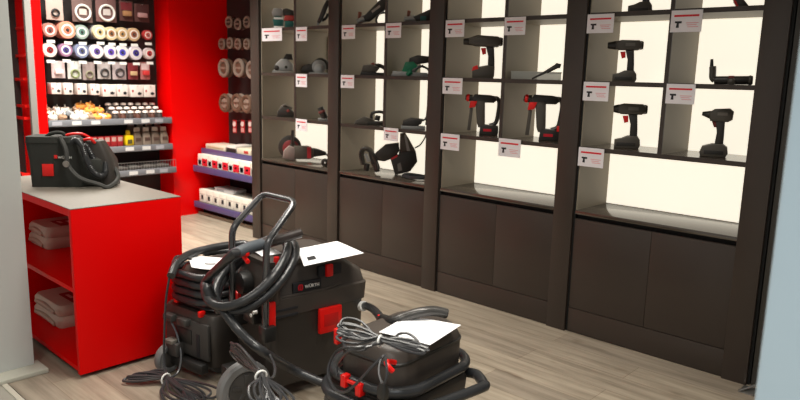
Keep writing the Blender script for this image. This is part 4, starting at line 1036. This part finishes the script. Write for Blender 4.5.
# pull the corner at the far aisle side outwards into a free bend
o1 = tov(RF, RR, onZ(489, 376, zb-.02)); o2 = tov(RF, RR, onZ(478, 364, zb-.0))
seq2 = []
for p in seq:
    if p.x > -.05 and p.y > .05:
        wgt = min(1, max(0, 1-abs(p.y-.38)/.26)); p = p+Vector((.085*wgt, .02*wgt, .02*wgt))
    seq2.append(p)
pts += [pts[-1]+Vector((.0, -.0, -.015))]+seq2
pts += [Vector((-.46, .2, zb-.05)), Vector((-.46, .34, zb-.05))]
obj('hose', B().tube(spline(pts, 4), lambda u: .0215+.0007*math.sin(u*1500), 12), HOSE, t)
# short hose from the tall vacuum to the bent metal-look tube on the near vacuum
W0 = onY(358, 306, 2.27)
t = thing('suction_hose', 'short hose with red ring ending in a bent grey tube over the near vacuum', 'hose', W0, 0, 'vacuum hoses')
w1 = onZ(371, 311, .46); w2 = onZ(378, 317, .50); w3 = onZ(383, 322, .515)
hp = [Vector((0, 0, 0)), Vector(onY(366, 306, 2.26))-W0, Vector(onY(374, 310, 2.19))-W0, Vector(onY(381, 318.5, 2.05))-W0]
obj('hose', B().tube(spline(hp, 8), .019, 12), HOSE, t)
obj('white_ring', B().cyl(Vector(onY(361, 306, 2.266))-W0, Vector(onY(364, 306, 2.262))-W0, .025, n=18), WHT, t)
h3 = hp[-1]
obj('red_ring', B().cyl(h3-Vector((-.006, .012, .0)), h3+Vector((.002, -.020, -.0)), .023, n=18, bev=.003), REDP, t)
Yt = 1.98
tb = [h3, Vector(onY(392, 322, Yt))-W0, Vector(onY(405, 317, Yt+.03))-W0, Vector(onY(420, 312.5, Yt+.07))-W0, Vector(onY(434, 311, Yt+.12))-W0, Vector(onY(447, 313.5, Yt+.16))-W0]
tp = spline(tb, 8)
bt = obj('bent_tube', B().tube(tp, .0215, 14), mat('graphite_tube', (74, 72, 70), .28, metal=.35), t)
dr = (tp[-1]-tp[-2]).normalized()
obj('tube_mouth', B().cyl(tp[-1], tp[-1]+dr*.003, .017), INK, bt)
obj('tube_sleeve', B().tube(tp[2:14], .0235, 14), BLK2, bt)

# ------------------------------------------------------------------ paper sheets
def paper(lab, c, rz0, dim, waves, marks, name='paper_sheet'):
    """c: four world corners going round"""
    p00, p10, p11, p01 = [Vector(q) for q in c]
    O = p00.copy()
    t = thing(name, lab, 'paper', O, 0, 'printed sheets on the vacuums')
    def fn(u, v):
        p = p00*(1-u)*(1-v)+p10*u*(1-v)+p11*u*v+p01*(1-u)*v
        return p-O+Vector((0, 0, waves*math.sin(PI*u)*math.sin(PI*v*.8+.3)))
    obj('sheet', B().grid(fn, 8, 8, .0012), PAPER, t)
    for (u0, u1, v0, v1, m) in marks:
        obj('printed_block', B().grid(lambda a, b: Vector(fn(u0+(u1-u0)*a, v0+(v1-v0)*b))+Vector((0, 0, .0018)), 3, 3, .001), m, t)
    return t
zt = ZTP+.02
paper('white printed sheet lying on the tall vacuum', [onZ(297, 249, zt), onZ(304, 266, zt-.005), onZ(364, 253, zt+.004), onZ(337, 241, zt)], 0, 0, .004,
      [(.62, .8, .10, .24, INK), (.2, .3, .3, .6, INKG), (.4, .43, .3, .8, INKG), (.5, .53, .3, .8, INKG)])
zt = RZ+.006
paper('white sheet lying on the near vacuum under the cable', [onZ(379, 332, zt+.004), onZ(430, 345, zt), onZ(461, 325, zt+.012), onZ(407, 316, zt+.008)], 0, 0, .006,
      [(.15, .4, .2, .23, INKG), (.15, .5, .3, .33, INKG), (.15, .45, .4, .43, INKG), (.55, .8, .55, .58, INKG), (.55, .75, .65, .68, INKG)])
pa = onZ(189, 267, LZ+.015)
paper('curled white sheet standing up on the vacuum beside the counter', [onZ(191.5, 267, LZ+.016), onZ(214, 269.5, LZ+.016), onZ(226, 258, LZ+.022), onZ(187.5, 254, LZ+.020)], 0, 0, -.010,
      [(.5, .85, .45, .53, INK), (.2, .3, .3, .7, INKG), (.05, .12, .8, .9, C((196, 60, 90)))])
paper('scrap of white paper inside the coiled hose on the tall vacuum', [mloc((0, 0, 0))*0+MF+nx*(-.24)+ny*.05+Vector((0, 0, ZTP+.018)), MF+nx*(-.13)+ny*.04+Vector((0, 0, ZTP+.018)), MF+nx*(-.12)+ny*.14+Vector((0, 0, ZTP+.02)), MF+nx*(-.24)+ny*.14+Vector((0, 0, ZTP+.02))], 0, 0, .012, [])

# ------------------------------------------------------------------ cables
def bundle(lab, A, T, Bn, n, spreadA, spreadB, r, extra=None, tie=.02, tie_axis=None):
    """n loops from tip A through the tie T to tip Bn"""
    A, T, Bn = Vector(A), Vector(T), Vector(Bn)
    t = thing('power_cable', lab, 'cable', T, 0, 'tied mains cables')
    b = B()
    for k in range(n):
        f = (k+.5)/n-.5
        sa = Vector(spreadA)*f; sb = Vector(spreadB)*f
        j = lambda s: Vector((random.uniform(-s, s), random.uniform(-s, s), random.uniform(0, s)))
        la = (A-T)*random.uniform(.88, 1.05); lb = (Bn-T)*random.uniform(.8, 1.05)
        up = Vector((0, 0, .006*(k % 3)))
        pts = [up+j(.004), la*.45+sa*.8+up+j(.006), la*.85+sa*.9+up, la+sa*.5+j(.004), la*.85+sa*.25+up*.5, la*.45-sa*.1+j(.004), j(.004)+up*.4,
               lb*.45+sb*.8+j(.006), lb*.85+sb+up, lb+sb*.6, lb*.85+sb*.3+j(.004), lb*.45-sb*.1+up]
        b.tube(spline(pts, 5, True), r, 6, True)
    obj('loops', b, CABLE, t)
    ax = Vector(tie_axis) if tie_axis else (Bn-A).normalized()
    q = ax.to_track_quat('Z', 'Y').to_matrix()
    obj('cable_tie', B().tube([q @ Vector((tie*math.cos(a), tie*math.sin(a), 0)) for a in [2*PI*k/16 for k in range(16)]], .0045, 6, True), WHT, t)
    if extra:
        for e in extra: obj('loose_lead', B().tube(spline([Vector(p)-T for p in e], 6), r, 6), CABLE, t)
    return t
random.seed(11)
tA = onZ(133, 376, .03); tT = onZ(166, 379, .035); tB = onZ(200, 402, .03)
cord = [onZ(166, 379, .035), onY(164, 360, 1.55), onY(164.5, 330, 1.56), onY(166, 300, 1.575), onY(170, 275, 1.60), lrot(LF, LR, (-.35, .06, LZ+.03)), lrot(LF, LR, (-.28, .10, LZ+.02))]
bundle('tied black cable on the floor beside the red counter', tA, tT, tB, 9, (.07, .16, .03), (.16, .20, .05), .0062, [cord, [onZ(168, 379, .04), onY(178, 372, 1.58), onY(181, 355, 1.62), onY(177, 335, 1.63), onY(171, 322, 1.62)]], .026)
tA = onY(231, 347, 1.52); tT = onY(261, 376, 1.45); tB = onY(276, 408, 1.40)
bundle('tied black cable hanging beside the wheel of the tall vacuum', tA, tT, tB, 8, (.03, -.01, .09), (.16, .10, .02), .0055, [[tT, onY(272, 378, 1.5), onY(275, 368, 1.56), onY(270, 355, 1.62)]], .022)
zt = RZ+.016
tA = onZ(338, 332, zt+.02); tT = onZ(380, 341, zt+.018); tB = onZ(428, 350, zt+.012)
ld1 = [onZ(383, 343, zt+.012), onZ(360, 347, zt+.02), onZ(343, 348, zt), onY(333, 356, 1.66), onY(328, 372, 1.64), onY(334, 388, 1.62), onY(345, 392, 1.62), onY(357, 383, 1.63), onY(370, 369, 1.65), onY(382, 357, 1.68)]
ld2 = [onZ(372, 346, zt+.02), onZ(358, 349, zt+.01), onZ(346, 353, zt-.02), onY(338, 364, 1.655), onY(337, 376, 1.64)]
ld3 = [onZ(394, 340, zt+.02), onZ(399, 334, zt+.03), onZ(408, 333.5, zt+.03), onZ(416, 339, zt+.02), onZ(420, 346, zt+.01)]
bundle('tied black cable lying on the lid of the near vacuum', tA, tT, tB, 8, (-.12, .10, .085), (-.03, .03, .03), .0055, [ld1, ld2, ld3], .02)
# plug hanging from the red hook of the near vacuum
pp = onY(383, 388, 1.64)
t = thing('mains_plug', 'black plug hanging on two leads from the red hook', 'plug', pp)
obj('plug_body', B().loft([(-.018, .018, -.014, .014, .008, -.04), (-.022, .022, -.016, .016, .01, -.01), (-.012, .012, -.010, .010, .006, .02)]), BLK2, t)
obj('lead', B().tube(spline([Vector((-.004, 0, .015)), Vector(onY(379, 374, 1.65))-pp, Vector(onY(380, 362, 1.67))-pp, Vector(onY(384, 355, 1.69))-pp], 5), .005, 6), CABLE, t)
obj('lead', B().tube(spline([Vector((.006, 0, .015)), Vector(onY(387, 374, 1.65))-pp, Vector(onY(386, 362, 1.67))-pp, Vector(onY(385, 355, 1.69))-pp], 5), .005, 6), CABLE, t)
# red clips on the near vacuum's rear
for k, (a, b_, c, d) in enumerate(((343, 374, 352, 383), (357, 382, 366, 394))):
    p = tov(RF, RR, onY((a+c)/2, (b_+d)/2, 1.70)); p.y = -.02
    obj('red_clip', B().box((p.x-.014, -.03, p.z-.028), (p.x+.014, .004, p.z+.022), .005), REDP, RV)
p = tov(RF, RR, onY(354, 381, 1.70))
obj('red_bar', B().box((p.x-.05, -.026, p.z-.006), (p.x+.05, -.012, p.z+.006), .003), REDP, RV)
p = tov(RF, RR, onZ(341, 337, RZ-.03))
obj('red_lever', B().box((-.375, .045, RZ-.06), (-.352, .075, RZ+.005), .005), REDP, RV)

# ------------------------------------------------------------------ light
def area(name, loc, sx, sy, power, col=(1, .95, .86), rot=(0, 0, 0), spread=120):
    l = bpy.data.lights.new(name, 'AREA'); l.shape = 'RECTANGLE'; l.size = sx; l.size_y = sy; l.energy = power; l.color = col
    l.spread = math.radians(spread)
    o = bpy.data.objects.new(name, l); COL.objects.link(o); o.location = loc; o.rotation_euler = rot
    return o
area('ceiling_lamp_far', (-5.5, 2.5, 2.95), 1.2, .5, 84, spread=110)
area('ceiling_lamp_display', (-5.2, 1.6, 2.95), .8, .5, 36, spread=120)
area('ceiling_lamp_middle', (-3.0, 1.8, 2.95), 1.6, .5, 27)
area('ceiling_lamp_near', (-1.4, 1.9, 2.95), 1.6, .5, 30)
area('ceiling_lamp_entrance', (-1.0, -.6, 2.95), 1.6, 1.0, 46)
area('doorway_panel_fill', (.45, .25, 2.9), .8, .5, 26, col=(.9, .97, 1))  # added cool fill that brightens the pale panel, no known lamp there
w = bpy.data.worlds.new('shop_daylight'); SC.world = w; w.use_nodes = True
w.node_tree.nodes['Background'].inputs['Color'].default_value = (1, .98, .95, 1)
w.node_tree.nodes['Background'].inputs['Strength'].default_value = .35

SC.view_settings.view_transform = 'Standard'; SC.view_settings.look = 'None'
SC.view_settings.gamma = 1; SC.view_settings.use_curve_mapping = False
SC.view_settings.exposure = 0.0
SC.cycles.use_denoising = True
SC.cycles.max_bounces = 8
